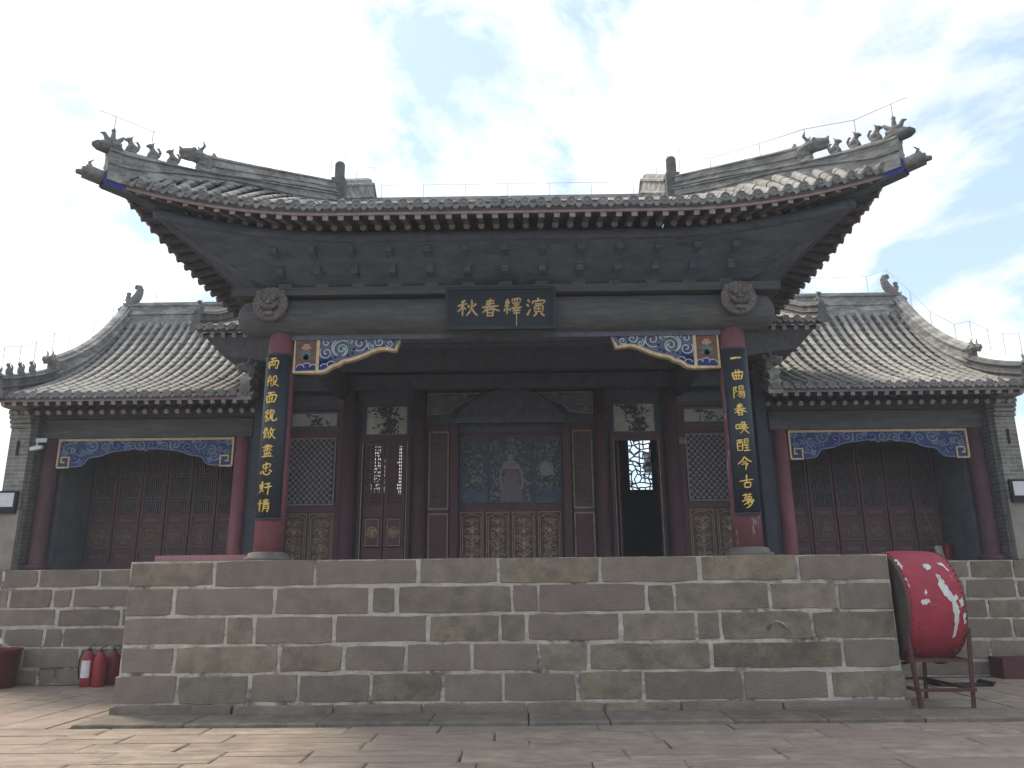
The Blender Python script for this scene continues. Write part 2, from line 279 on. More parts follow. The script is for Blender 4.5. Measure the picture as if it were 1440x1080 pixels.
    def ball(s, c, r, n=8, m=6, rot=None, mi=0):
        r = r if isinstance(r, (list, tuple)) else (r, r, r); c = Vector(c); vs = [(0,0,1)]
        for i in range(1, m):
            t = math.pi*i/m
            for j in range(n):
                a = 2*math.pi*j/n; vs.append((math.sin(t)*math.cos(a), math.sin(t)*math.sin(a), math.cos(t)))
        vs.append((0,0,-1)); out = []
        for v in vs:
            p = Vector((v[0]*r[0], v[1]*r[1], v[2]*r[2]))
            if rot is not None: p = rot @ p
            out.append(c+p)
        fs = [(0, 1+j, 1+(j+1)%n) for j in range(n)]
        for i in range(m-2):
            for j in range(n): fs.append((1+i*n+j, 1+(i+1)*n+j, 1+(i+1)*n+(j+1)%n, 1+i*n+(j+1)%n))
        e = len(vs)-1; b = 1+(m-2)*n
        fs += [(e, b+(j+1)%n, b+j) for j in range(n)]
        return s.add(out, fs, mi)
    def mesh(s, name, mats, smooth=False, org=(0,0,0)):
        me = bpy.data.meshes.new(name); o = Vector(org)
        me.from_pydata([tuple(Vector(v)-o) for v in s.v], [], s.f)
        for m in (mats if isinstance(mats, (list, tuple)) else [mats]): me.materials.append(m)
        if any(s.mi): me.polygons.foreach_set('material_index', s.mi)
        if smooth: me.polygons.foreach_set('use_smooth', [True]*len(me.polygons))
        me.update(); return me
    def build(s, name, mats, parent=None, smooth=False, at=None):
        """ONE mesh object; world-space vertices; origin at `at` or at the parent's origin"""
        org = Vector(at) if at is not None else (ORG[parent.name] if parent else Vector((0,0,0)))
        o = bpy.data.objects.new(name, s.mesh(name, mats, smooth, org)); COL.objects.link(o)
        if parent:
            o.parent = parent; o.location = org - ORG[parent.name]
        else: o.location = org
        if name in SMALL: o['kind'] = 'stuff'
        ORG[o.name] = org.copy(); return o

def inst(name, me, parent, loc, rot=None, scale=None):
    o = bpy.data.objects.new(name, me); COL.objects.link(o); o.parent = parent
    o.location = Vector(loc) - (ORG[parent.name] if parent else Vector((0,0,0)))
    if rot is not None: o.rotation_euler = rot.to_euler() if isinstance(rot, Matrix) else rot
    if scale is not None: o.scale = scale
    ORG[o.name] = Vector(loc); return o
def tag(o, label, cat, group=None, kind=None):
    if label: o['label'] = label
    if cat: o['category'] = cat
    if group: o['group'] = group
    if kind: o['kind'] = kind
    return o
def thing(name, label, cat, loc, group=None):
    o = bpy.data.objects.new(name, None); COL.objects.link(o); o.location = loc; o.empty_display_size = 0.2
    ORG[o.name] = Vector(loc); return tag(o, label, cat, group)
def lerp(a, b, t): return a + (b-a)*t
def arc(cx, cz, r, a0, a1, n=10): return [(cx + r*math.cos(lerp(a0, a1, i/n)), cz + r*math.sin(lerp(a0, a1, i/n))) for i in range(n+1)]
def smooth_pts(pts, k=4):
    """Catmull-Rom through 2-d points"""
    if len(pts) < 3: return [tuple(lerp(pts[0][j], pts[1][j], i/k) for j in (0, 1)) for i in range(k+1)]
    out = []; P = [pts[0]] + list(pts) + [pts[-1]]
    for i in range(1, len(P)-2):
        for t in range(k):
            t /= k; q = []
            for j in (0, 1):
                a, b, c, d = P[i-1][j], P[i][j], P[i+1][j], P[i+2][j]
                q.append(0.5*((2*b) + (c-a)*t + (2*a-5*b+4*c-d)*t*t + (3*b-a-3*c+d)*t**3))
            out.append(tuple(q))
    out.append(tuple(pts[-1])); return out
def spiral(cx, cz, r, turns=1.6, a0=0.0, flip=1, n=26, rin=0.12):
    return [(cx + flip*r*(1-(1-rin)*i/n)*math.cos(a0 + 2*math.pi*turns*i/n), cz + r*(1-(1-rin)*i/n)*math.sin(a0 + 2*math.pi*turns*i/n)) for i in range(n+1)]

# ================================================================== GROUND
H = 1.98
gb = MB(); gb.add([(-400,-400,-0.016),(400,-400,-0.016),(400,400,-0.016),(-400,400,-0.016)], [(0,1,2,3)])
ground = gb.build('ground', GROUND); tag(ground, 'courtyard ground of worn sandstone paving before the stone platform', 'ground', kind='structure')
def slab(x0, x1, y0, y1, z=0.0, skew=0.0, m=None):
    mb = MB(); g = 0.006; j = lambda: R.uniform(-0.006, 0.006)
    c = [(x0+g+skew+j(), y0+g+j()), (x1-g+skew+j(), y0+g+j()), (x1-g+j(), y1-g+j()), (x0+g+j(), y1-g+j())]
    zb_ = R.uniform(-0.003, 0.003); zt = [z + zb_ + R.uniform(-0.0025, 0.0025) for _ in range(4)]; cx = sum(p[0] for p in c)/4; cy = sum(p[1] for p in c)/4
    top = [(lerp(x, cx, 0.025), lerp(y, cy, 0.025), t+0.004) for (x, y), t in zip(c, zt)]
    mid = [(x, y, t-0.008) for (x, y), t in zip(c, zt)]; low = [(x, y, -0.055) for x, y in c]
    fs = [(0,1,2,3)] + [(4+i, 4+(i+1)%4, (i+1)%4, i) for i in range(4)] + [(8+i, 8+(i+1)%4, 4+(i+1)%4, 4+i) for i in range(4)]
    mb.add(top+mid+low, fs)
    return mb.build('flagstone', m or PAVE, ground, at=(cx, cy, z))
# kerb strip along the foot of the platform
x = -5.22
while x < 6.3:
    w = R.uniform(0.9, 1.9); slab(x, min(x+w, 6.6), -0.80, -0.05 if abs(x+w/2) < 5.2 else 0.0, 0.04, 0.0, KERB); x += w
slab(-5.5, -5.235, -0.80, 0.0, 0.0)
# rows in front of the platform
y = -0.83
rows = [0.42, 0.5, 0.46, 0.55, 0.5, 0.6, 0.65, 0.7, 0.8]
for h in rows:
    x = -7.2 + R.uniform(-0.6, 0)
    while x < 7.6:
        w = R.uniform(0.75, 2.0)
        if R.random() < 0.3 and h > 0.45:
            s = R.uniform(0.4, 0.6); slab(x, x+w, y-h, y-h*s, 0); slab(x, x+w, y-h*s, y, 0, R.uniform(-0.015, 0.015))
        else: slab(x, x+w, y-h, y, 0, R.uniform(-0.02, 0.02))
        x += w
    y -= h
# courts either side, slabs running away from the camera
for sgn in (-1, 1):
    x = 5.52 if sgn < 0 else 6.62
    while x < 10.6:
        w = R.uniform(0.42, 0.72); y = 3.62 + R.uniform(-0.1, 0); first = True
        x0, x1 = (x, x+w) if sgn > 0 else (-x-w, -x)
        while y > -0.7:
            l = R.uniform(0.9, 1.9)
            if not (first and R.random() < 0.0): slab(x0, x1, max(y-l, -0.80), y, 0.0)
            y -= l; first = False
        x += w
for sgn, xa in ((1, 5.2), (-1, 5.2)):
    y = 3.6
    while y > 0.1:
        l = R.uniform(0.8, 1.5)
        a, b = (xa, 6.6 if sgn > 0 else 5.5)
        slab(a if sgn > 0 else -b, b if sgn > 0 else -a, max(y-l, 0.0), y, 0.0); y -= l
for sgn in (-1, 1):      # outer apron beyond the front rows
    y = -0.82
    while y > -3.2:
        l = R.uniform(0.7, 1.1); x = 7.9 if sgn > 0 else 8.1
        slab(x if sgn > 0 else -x-2.0, x+2.0 if sgn > 0 else -x, y-l, y, -0.01); y -= l

# ================================================================== STONE PLATFORMS
def mortar(x0, x1, z0, z1, yf, yb, root):
    mb = MB(); mb.box(x0, x1, yf+0.03, yb, z0, z1); nx = int((x1-x0)/0.05); nz = int((z1-z0)/0.03); k = len(mb.v); g = []
    low = [[R.gauss(0, 1) for _ in range(nz//4+3)] for _ in range(nx//4+3)]
    for i in range(nx+1):
        for q in range(nz+1):
            l = low[i//4][q//4]*(1-(i%4)/4) + low[i//4+1][q//4]*((i%4)/4)
            g.append((lerp(x0, x1, i/nx), yf + max(-0.004, 0.006 + 0.0035*l + R.gauss(0, 0.0018)), lerp(z0, z1, q/nz)))
    mb.add(g, [(i*(nz+1)+q, (i+1)*(nz+1)+q, (i+1)*(nz+1)+q+1, i*(nz+1)+q+1) for i in range(nx) for q in range(nz)])
    return mb.build('mortar_bed', MORTAR, root)
def stone(x0, x1, z0, z1, y0, root, depth=0.28, g=0.022, mat=STONE):
    j = lambda s=0.008: R.uniform(-s, s)
    a, b, c, d = x0+g+j(), x1-g+j(), z0+g*0.9+j(), z1-g*0.9+j(); yo = y0 + R.uniform(0.0, 0.007); bv = 0.018
    # uneven, slightly chipped outline
    xm, zm = (a+b)/2, (c+d)/2; o = []
    nx = max(2, min(6, round((b-a)/0.22))); nz = 2
    for i in range(nx): o.append((lerp(a, b, i/nx)+j(), c+j(0.009)))
    for i in range(nz): o.append((b+j(0.009), lerp(c, d, i/nz)+j()))
    for i in range(nx): o.append((lerp(b, a, i/nx)+j(), d+j(0.009)))
    for i in range(nz): o.append((a+j(0.009), lerp(d, c, i/nz)+j()))
    for q in (0, nx, nx+nz, 2*nx+nz):
        x, z = o[q]; k_ = R.uniform(0.001, 0.010); o[q] = (x + (k_ if x < xm else -k_), z + (k_ if z < zm else -k_))
    n = len(o); vs = [(x, yo+0.022, z) for x, z in o]
    for x, z in o:
        ix = max(-1, min(1, (xm-x)/max(0.5*(b-a)-0.04, 0.01))); iz = max(-1, min(1, (zm-z)/max(0.5*(d-c)-0.04, 0.01)))
        tx = 1 if ix > 0.9 else -1 if ix < -0.9 else 0; tz = 1 if iz > 0.9 else -1 if iz < -0.9 else 0
        vs.append((x + tx*R.uniform(0.006, 0.013), yo + R.uniform(0, 0.006), z + tz*R.uniform(0.006, 0.013)))
    vs += [(x, yo+depth, z) for x, z in o] + [(xm, yo + R.uniform(-0.006, 0.004), zm)]
    fs = [(n+i, n+(i+1)%n, 3*n) for i in range(n)] + [(i, (i+1)%n, n+(i+1)%n, n+i) for i in range(n)] + [(2*n+i, 2*n+(i+1)%n, (i+1)%n, i) for i in range(n)]
    mb = MB(); mb.add(vs, fs); return mb.build('stone_block', mat, root, at=((a+b)/2, yo, zm))
WP = 5.12
plat = thing('stone_platform', 'broad stone block platform that raises the opera stage in the middle', 'platform', (0, 0, 0))
CZ = [1.98, 1.624, 1.25, 0.882, 0.522, 0.147, 0.0]
CJ = [[-3.96,-2.59,-1.2,-0.13,1.25,2.58,3.91],
      [-4.47,-3.12,-1.83,-1.48,0.07,0.42,1.86,2.23,3.48,4.39],
      [-3.74,-3.37,-2.31,-1.06,-0.1,0.25,1.5,2.48,2.81,4.01],
      [-4.4,-3.01,-2.16,-1.34,-0.47,0.4,1.06,2.66,4.38],
      [-4.32,-3.38,-2.73,-1.79,-0.85,-0.07,0.9,1.75,3.05,4.16],
      [-3.56,-2.25,-1.1,0.23,1.24,2.21,3.53]]
for k, js in enumerate(CJ):
    e = WP + (0.05 if k >= 4 else 0.0); xs = [-e] + js + [e]
    for a, b in zip(xs[:-1], xs[1:]):
        y0 = 0.0 if k < 5 else -0.05
        stone(a, b, CZ[k+1], CZ[k], y0, plat, g=R.uniform(0.015, 0.025) if k < 5 else 0.010)
mortar(-WP+0.015, WP-0.015, 0.0, H-0.012, 0.015, 3.9, plat)
top = MB(); top.box(-WP+0.01, WP-0.01, 0.3, 4.9, H-0.012, H-0.002); top.build('platform_floor', PLINTH, plat)
# side faces of the platform: long blocks
for s in (-1, 1):
    for k in range(6):
        y = 0.30
        while y < 3.6:
            l = R.uniform(0.7, 1.3); mb = MB(); xa, xb = (WP-0.1, WP+0.0)
            mb.box(s*xa if s > 0 else -xb, s*xb if s > 0 else -xa, y+0.02, min(y+l, 3.66)-0.02, CZ[k+1]+0.016, CZ[k]-0.016)
            mb.build('stone_block', STONE, plat, at=(s*WP, y, CZ[k])); y += l
hook = MB(); hook.tube([(3.42, -0.008, 1.02), (3.46, -0.02, 1.09), (3.54, -0.022, 1.12), (3.62, -0.02, 1.09), (3.66, -0.01, 1.04)], 0.012, 6)
hook.build('iron_loop', MORTAR, plat, True)

WZ = [1.98, 1.645, 1.295, 0.97, 0.615, 0.265, 0.0]
WJ = {-1: [[-9.25,-8.6,-7.49,-6.4],[-9.09,-8.3,-7.94,-6.6],[-8.18,-7.02,-5.9],[-9.1,-8.36,-8.02,-6.7],[-8.7,-7.68,-6.3],[-8.37,-8.06,-7.0]],
      1: [[6.3,7.3,8.24,9.02],[6.0,7.1,8.11,9.03],[6.4,7.5,8.46,9.4],[5.9,7.0,7.98,8.85],[6.3,7.4,8.39,9.3],[6.1,7.2,8.5]]}
for s, lab in ((-1, 'lower stone block terrace under the side hall behind the fire extinguishers'), (1, 'stone block terrace under the side hall behind the red drum')):
    wp = thing('side_terrace', lab, 'terrace', (s*7.5, 3.7, 0), 'terraces under the side halls')
    for k, js in enumerate(WJ[s]):
        ends = (-10.6, -WP-0.01) if s < 0 else (WP+0.01, 10.6); xs = [ends[0]] + sorted(js) + [ends[1]]
        for a, b in zip(xs[:-1], xs[1:]): stone(a, b, WZ[k+1], WZ[k], 3.70, wp, g=R.uniform(0.017, 0.026))
    a, b = (-10.58, -WP-0.02) if s < 0 else (WP+0.02, 10.58); mortar(a, b, 0.0, H-0.012, 3.715, 9.0, wp)
    mb = MB(); mb.box(a, b, 3.98, 9.0, H-0.012, H-0.002); mb.build('terrace_floor', PLINTH, wp)
mb = MB(); mb.box(-4.98, -3.62, 0.42, 1.5, H, H+0.085)
tag(mb.build('pink_slab', PINKST), 'low faded pink slab lying on the left end of the stage platform', 'slab')

# ================================================================== ROOF PARTS SHARED
TR = 0.062; SP = 0.206
def tile_row(pts, lat, r=TR, sp=SP, tl=0.24, channel=True):
    """one row of half-round cover tiles with the pan tiles beside it, every tile stepped over the next"""
    mb = MB(); pts = [Vector(p) for p in pts]; lat = Vector(lat).normalized()
    seg = [0.0]
    for a, b in zip(pts[:-1], pts[1:]): seg.append(seg[-1] + (b-a).length)
    def at(s):
        s = min(max(s, 0), seg[-1])
        for i in range(len(seg)-1):
            if s <= seg[i+1] + 1e-9:
                t = (s-seg[i])/max(seg[i+1]-seg[i], 1e-9); d = (pts[i+1]-pts[i]).normalized(); return pts[i].lerp(pts[i+1], t), d
        return pts[-1], (pts[-1]-pts[-2]).normalized()
    n = max(1, round(seg[-1]/tl)); L_ = seg[-1]/n
    r0 = r
    for i in range(n):
        rings = []; sl_ = lat*R.uniform(-0.006, 0.006)
        for s_, rr in ((i*L_, r*1.03), ((i+1)*L_, r*0.97)):
            p, d = at(s_); nn = lat.cross(d); nn = nn if nn.z > 0 else -nn
            rings.append([p + sl_ + lat*math.cos(a)*rr + nn*(math.sin(a)*rr) for a in [math.pi*(-0.08 + 1.16*q/5) for q in range(6)]]); r = r0*R.uniform(0.95, 1.05)
        mb.add(rings[0]+rings[1], [(q, q+1, 7+q, 6+q) for q in range(5)] + [(0,1,2,3,4,5)])
        if channel:
            w = sp/2 - r*0.6
            p0, d0 = at(i*L_); p1, d1 = at((i+1)*L_); rr = []
            for p, d, h in ((p0, d0, 0.026), (p1, d1, 0.004)):
                nn = lat.cross(d); nn = nn if nn.z > 0 else -nn; c = p + lat*sp/2
                rr += [c - lat*w + nn*(h+0.016), c + nn*(h-0.012), c + lat*w + nn*(h+0.016)]
            q0 = at(i*L_); nn = lat.cross(q0[1]); nn = nn if nn.z > 0 else -nn; c = q0[0] + lat*sp/2
            rr += [c - lat*w + nn*0.0, c - nn*0.02, c + lat*w]
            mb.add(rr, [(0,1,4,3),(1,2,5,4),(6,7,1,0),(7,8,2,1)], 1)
    return mb
te = MB(); te.lathe([(0.0001, -0.034), (0.02, -0.032), (0.026, -0.022), (0.046, -0.022), (0.052, -0.034), (0.068, -0.034), (0.070, 0.05)], axis='y', n=12)
ME_TE = te.mesh('tile_end', TILEDK, True)
dt = MB(); dt.prism([(-0.072, 0.028), (-0.05, 0.0), (0, -0.012), (0.05, 0.0), (0.072, 0.028), (0.066, -0.02), (0.035, -0.055), (0, -0.085), (-0.035, -0.055), (-0.066, -0.02)], -0.02, 0.0); ME_DT = dt.mesh('drip_tile', TILEDK)
cp_ = MB(); cp_.lathe([(0.026, 0.0), (0.034, 0.018), (0.022, 0.04), (0.008, 0.06), (0.0005, 0.07)], n=8); ME_CAP = cp_.mesh('tile_knob', TILEDK, True)
fr = MB(); fr.box(-0.036, 0.036, 0.006, 0.62, -0.036, 0.036); fr.box(-0.039, 0.039, -0.006, 0.006, -0.039, 0.039, mi=1); ME_FLY = fr.mesh('eave_rafter', [RAFT, RAFTEND])
rr_ = MB(); rr_.lathe([(0.046, 0.005), (0.046, 0.75)], axis='y', n=10); rr_.lathe([(0.047, -0.005), (0.047, 0.006)], axis='y', n=10, mi=1); ME_RND = rr_.mesh('round_rafter', [RAFT, RAFTEND])

def ridge_sec(w, h):       # ridge profile: foot, waist, mouldings and a rounded cap
    return [(-w*0.62, -0.1), (w*0.62, -0.1), (w*0.62, h*0.10), (w*0.46, h*0.14), (w*0.46, h*0.30), (w*0.60, h*0.33), (w*0.60, h*0.38), (w*0.42, h*0.41), (w*0.42, h*0.72), (w*0.58, h*0.75), (w*0.58, h*0.81),
            (w*0.36, h*0.84), (w*0.30, h*0.94), (0, h), (-w*0.30, h*0.94), (-w*0.36, h*0.84), (-w*0.58, h*0.81), (-w*0.58, h*0.75), (-w*0.42, h*0.72), (-w*0.42, h*0.41), (-w*0.60, h*0.38), (-w*0.60, h*0.33), (-w*0.46, h*0.30), (-w*0.46, h*0.14), (-w*0.62, h*0.10)]
def blob(parts, vox=0.012):
    """union of balls and tubes by voxel remesh -> one mesh"""
    mb = MB()
    for p in parts:
        if p[0] == 'b': mb.ball(p[1], p[2], 10, 8, p[3] if len(p) > 3 else None)
        else: mb.tube(p[1], p[2], 8)
    me = mb.mesh('tmp', BEAST); o = bpy.data.objects.new('tmp', me); COL.objects.link(o)
    md = o.modifiers.new('r', 'REMESH'); md.mode = 'VOXEL'; md.voxel_size = vox
    dg = bpy.context.evaluated_depsgraph_get(); out = bpy.data.meshes.new_from_object(o.evaluated_get(dg))
    bpy.data.objects.remove(o); bpy.data.meshes.remove(me)
    out.polygons.foreach_set('use_smooth', [True]*len(out.polygons)); return out
def named(me, name, m): me.name = name; me.materials.clear(); me.materials.append(m); return me
# crouching ridge beast, faces +X (down the ridge), base at the origin
ME_BEAST = named(blob([('t', [(-0.05,0,0.0),(0.07,0,0.0)], 0.05), ('b', (-0.01,0,0.075), (0.065,0.045,0.06)), ('t', [(0.0,0,0.08),(0.03,0,0.16)], [0.05,0.032]), ('b', (0.045,0,0.185), (0.045,0.034,0.036)),
    ('t', [(0.07,0,0.18),(0.105,0,0.17)], [0.026,0.016]), ('t', [(0.03,0.024,0.2),(0.005,0.03,0.245)], [0.014,0.006]), ('t', [(0.03,-0.024,0.2),(0.005,-0.03,0.245)], [0.014,0.006]),
    ('t', [(0.045,0.03,0.1),(0.075,0.034,0.01)], [0.02,0.016]), ('t', [(0.045,-0.03,0.1),(0.075,-0.034,0.01)], [0.02,0.016]), ('t', [(-0.06,0,0.05),(-0.09,0,0.13),(-0.06,0,0.19),(-0.03,0,0.17)], [0.022,0.02,0.014,0.008])], 0.011), 'ridge_beast', BEAST)
ME_RIDER = named(blob([('t', [(-0.14,0,0.02),(0.02,0,0.01),(0.14,0,0.0)], [0.05,0.055,0.03]), ('b', (0.0,0,0.06), (0.09,0.05,0.05)), ('t', [(0.06,0,0.07),(0.11,0,0.15),(0.16,0,0.13)], [0.04,0.028,0.012]), ('t', [(-0.06,0,0.06),(-0.13,0,0.14),(-0.16,0,0.19)], [0.04,0.03,0.012]),
    ('t', [(-0.01,0,0.08),(-0.015,0,0.19)], [0.04,0.03]), ('b', (-0.01,0,0.225), 0.033), ('t', [(-0.015,0,0.24),(-0.02,0,0.285)], [0.022,0.006])], 0.012), 'rooster_rider', BEAST)
ME_DRAGON = named(blob([('t', [(-0.2,0,0.0),(-0.12,0,0.1),(0.0,0,0.13),(0.12,0,0.14),(0.24,0,0.11)], [0.09,0.10,0.10,0.085,0.05]), ('t', [(0.02,0,0.10),(0.14,0,0.06),(0.22,0,0.03)], [0.07,0.05,0.03]),
    ('t', [(0.0,0.05,0.2),(-0.06,0.07,0.30),(-0.02,0.08,0.38)], [0.03,0.022,0.008]), ('t', [(0.0,-0.05,0.2),(-0.06,-0.07,0.30),(-0.02,-0.08,0.38)], [0.03,0.022,0.008]), ('t', [(-0.14,0,0.12),(-0.24,0,0.22),(-0.22,0,0.30)], [0.07,0.05,0.012]),
    ('b', (0.08,0.07,0.19), 0.032), ('b', (0.08,-0.07,0.19), 0.032), ('t', [(0.2,0,0.15),(0.26,0,0.2)], [0.03,0.012]), ('t', [(-0.16,0,-0.1),(-0.1,0,0.05)], 0.09)], 0.016), 'ridge_dragon', BEAST)
# big ridge-end dragon: upright body curling, tail over
ME_CHIWEN = named(blob([('t', [(0.2,0,0.0),(0.1,0,0.16),(0.0,0,0.30),(-0.10,0,0.44),(-0.15,0,0.58)], [0.13,0.14,0.13,0.11,0.09]), ('t', [(-0.15,0,0.58),(-0.12,0,0.68),(-0.03,0,0.70),(0.0,0,0.63)], [0.09,0.075,0.06,0.03]),
    ('t', [(0.16,0,0.08),(0.30,0,0.10),(0.40,0,0.06)], [0.10,0.08,0.04]), ('t', [(0.2,0,0.0),(0.33,0,-0.04)], [0.08,0.04]), ('t', [(0.14,0,0.24),(0.18,0,0.40),(0.15,0,0.46)], [0.06,0.055,0.05]), ('b', (0.16,0,0.5), (0.07,0.05,0.05)), ('t', [(0.1,0.05,0.3),(0.26,0.07,0.32)], [0.03,0.01]),
    ('t', [(0.22,0,0.2),(0.30,0,0.27)], [0.04,0.015])], 0.018), 'ridge_end_dragon', BEAST)
def facing(dx, dy, pitch=0.0):
    return Matrix.Rotation(math.atan2(dy, dx), 4, 'Z') @ Matrix.Rotation(pitch, 4, 'Y')

# ================================================================== STAGE PAVILION
hall = thing('stage_pavilion', 'open opera stage pavilion with upturned grey tiled eaves over red columns', 'pavilion', (0, 0.42, H))
YC, YR = 0.42, 3.2         # column row, roof ridge line
Z0, XE, YE = 6.58, 5.0, -1.24
def prof(u): u = max(u, -0.3); return 0.525*u + 0.002*u*abs(u)
def grow(u): u = max(u, 0.0); k = min(1.0, max(0.0, 1-(u-0.8)/1.7)); return (1 + 1.2*u)*k*k*(3-2*k)
def zunder(us, e): us = max(us, -0.3); return Z0 + 0.266*us + 0.05*us*abs(us) + 0.48*cc(e)**2*max(0.0, 1-max(us, 0)/2.6)**1.3
def cc(e): return max(0.0, (2.9-e)/2.9)
def eave_off(e): return 0.20*cc(e)**2
def zroof(us, uf, e):      # us: distance in from this eave, e: distance along it to the corner
    return Z0 + prof(us) + 0.48*cc(e)**2*grow(us)
def front_pt(x, y):
    us = y - YE; e = 5.2-abs(x); return Vector((x, y, zroof(us, 0, e)))
YB = 2*YR - YE             # rear eave line
def side_pt(s, xa, y):     # xa: absolute x
    us = XE - xa; e = (YR-YE+0.2) - abs(y-YR); return Vector((s*xa, y, zroof(us, 0, e)))
GX = 2.78
def front_path(x, n=9):
    e = 5.2-abs(x); y0 = YE - eave_off(e)
    y1 = YR if abs(x) <= GX+0.12 else YE + (XE-abs(x))
    return [front_pt(x, lerp(y0, y1, i/n)) for i in range(n+1)] if y1 - y0 > 0.12 else None
def side_path(s, y, n=6):
    e = (YR-YE+0.2) - abs(y-YR); x0 = XE + eave_off(e)
    u = min(XE-GX, (y-YE) if y < YR else (YB-y))
    return [side_pt(s, lerp(x0, XE-u, i/n), y) for i in range(n+1)] if u + eave_off(e) > 0.12 else None
# roof deck (top skin just under the tiles and the boarded underside)
def skin(cols, off):
    mb = MB(); n = len(cols[0]); vs = [p + Vector((0,0,off)) for c in cols for p in c]
    fs = [(i*n+j, (i+1)*n+j, (i+1)*n+j+1, i*n+j+1) for i in range(len(cols)-1) for j in range(n-1)]
    return mb.add(vs, fs)
def deck_cols():
    out = []; N = 44
    fcols = []
    for i in range(N+1):
        x = lerp(-5.2, 5.2, i/N); e = 5.2-abs(x); y0 = YE-eave_off(e); y1 = max(YE+(XE-abs(x)), y0+0.02) if abs(x) > GX else YR
        fcols.append([front_pt(x, lerp(y0, y1, j/8)) for j in range(9)])
    out.append(fcols); out.append([[Vector((p.x, 2*YR-p.y, p.z)) for p in c] for c in fcols])
    for s in (-1, 1):
        c = []
        for i in range(N+1):
            y = lerp(YE-0.2, YB+0.2, i/N); e = (YR-YE+0.2)-abs(y-YR); x0 = XE+eave_off(e); u = min(XE-GX, (y-YE) if y < YR else (YB-y)); x1 = min(XE-u, x0-0.02)
            c.append([side_pt(s, lerp(x0, x1, j/6), y) for j in range(7)])
        out.append(c)
    return out
DC = deck_cols()
def under(cols):
    out = []
    for c in cols:
        q = c[0]; fr_ = abs(c[-1].y-q.y) > abs(c[-1].x-q.x); o = []
        for p in c:
            if fr_: us = min(p.y, 2*YR-p.y)-YE; e = 5.2-abs(p.x)
            else: us = XE-abs(p.x); e = (YR-YE+0.2)-abs(p.y-YR)
            o.append(Vector((p.x, p.y, zunder(us, e))))
        out.append(o)
    return out
mb = MB()
for c in DC:
    a = skin(c, -0.012); mb.add(a.v, a.f); a = skin(under(c), -0.085); mb.add(a.v, a.f)
    e0 = [col[0] for col in c]; k = len(e0)
    mb.add([p+Vector((0,0,-0.012)) for p in e0] + [p+Vector((0,0,-0.085)) for p in e0], [(i, i+1, k+i+1, k+i) for i in range(k-1)])
mb.build('roof_deck', DECK, hall)
# cover tile rows with round ends and drip tiles
def rotz_for(dx, dy): return Matrix.Rotation(math.atan2(dx, -dy), 4, 'Z')   # local -Y turned to (dx,dy)
roof = MB(); roof.box(-GX, GX, YR-0.12, YR+0.12, zroof(YR-YE, 0, 5)-0.06, zroof(YR-YE, 0, 5)+0.075)
roof = roof.build('roof', TILE, hall)
k = 0; nfront = 50
for i in range(nfront):
    x = (i-(nfront-1)/2)*SP + R.uniform(-0.010, 0.010)
    p = front_path(x)
    if p is None: continue
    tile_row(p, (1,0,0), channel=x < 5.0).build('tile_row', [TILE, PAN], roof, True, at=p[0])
    q = p[0]; a = 0.30*(1 if x > 0 else -1)*cc(5.2-abs(x))**2
    inst('tile_end', ME_TE, roof, q + Vector((0, -0.02, 0.005 + R.uniform(-0.006, 0.006))), Matrix.Rotation(a, 4, 'Z') @ Matrix.Rotation(R.uniform(-0.05, 0.1), 4, 'X'))
    inst('drip_tile', ME_DT, roof, front_pt(x+SP/2, YE-eave_off(5.2-abs(x+SP/2))) + Vector((0, -0.012, -0.002)), Matrix.Rotation(a, 4, 'Z'))
    if R.random() < 0.3: inst('tile_knob', ME_CAP, roof, q + Vector((0, 0.02, 0.066)))
for s in (-1, 1):
    n = int((YB-YE+0.2)/SP)
    for i in range(n+1):
        y = YE - 0.12 + i*SP
        p = side_path(s, y)
        if p is None or y > YB+0.12: continue
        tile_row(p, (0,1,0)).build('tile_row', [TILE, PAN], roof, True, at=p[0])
        q = p[0]
        inst('tile_end', ME_TE, roof, q + Vector((s*0.02, 0, 0)), rotz_for(s, 0))
        e = (YR-YE+0.2)-abs(y+SP/2-YR)
        if e > 0: inst('drip_tile', ME_DT, roof, side_pt(s, XE+eave_off(e), y+SP/2) + Vector((s*0.012, 0, -0.002)), rotz_for(s, 0))
# rear slope: same rows, sparse, seen only from above
for i in range(0, nfront, 1):
    x = (i-(nfront-1)/2)*SP; p = front_path(x, 5)
    if p and abs(x) <= GX: tile_row([Vector((v.x, 2*YR-v.y, v.z)) for v in p], (1,0,0), tl=0.6).build('rear_tile_row', [TILE, PAN], roof, True, at=p[-1])
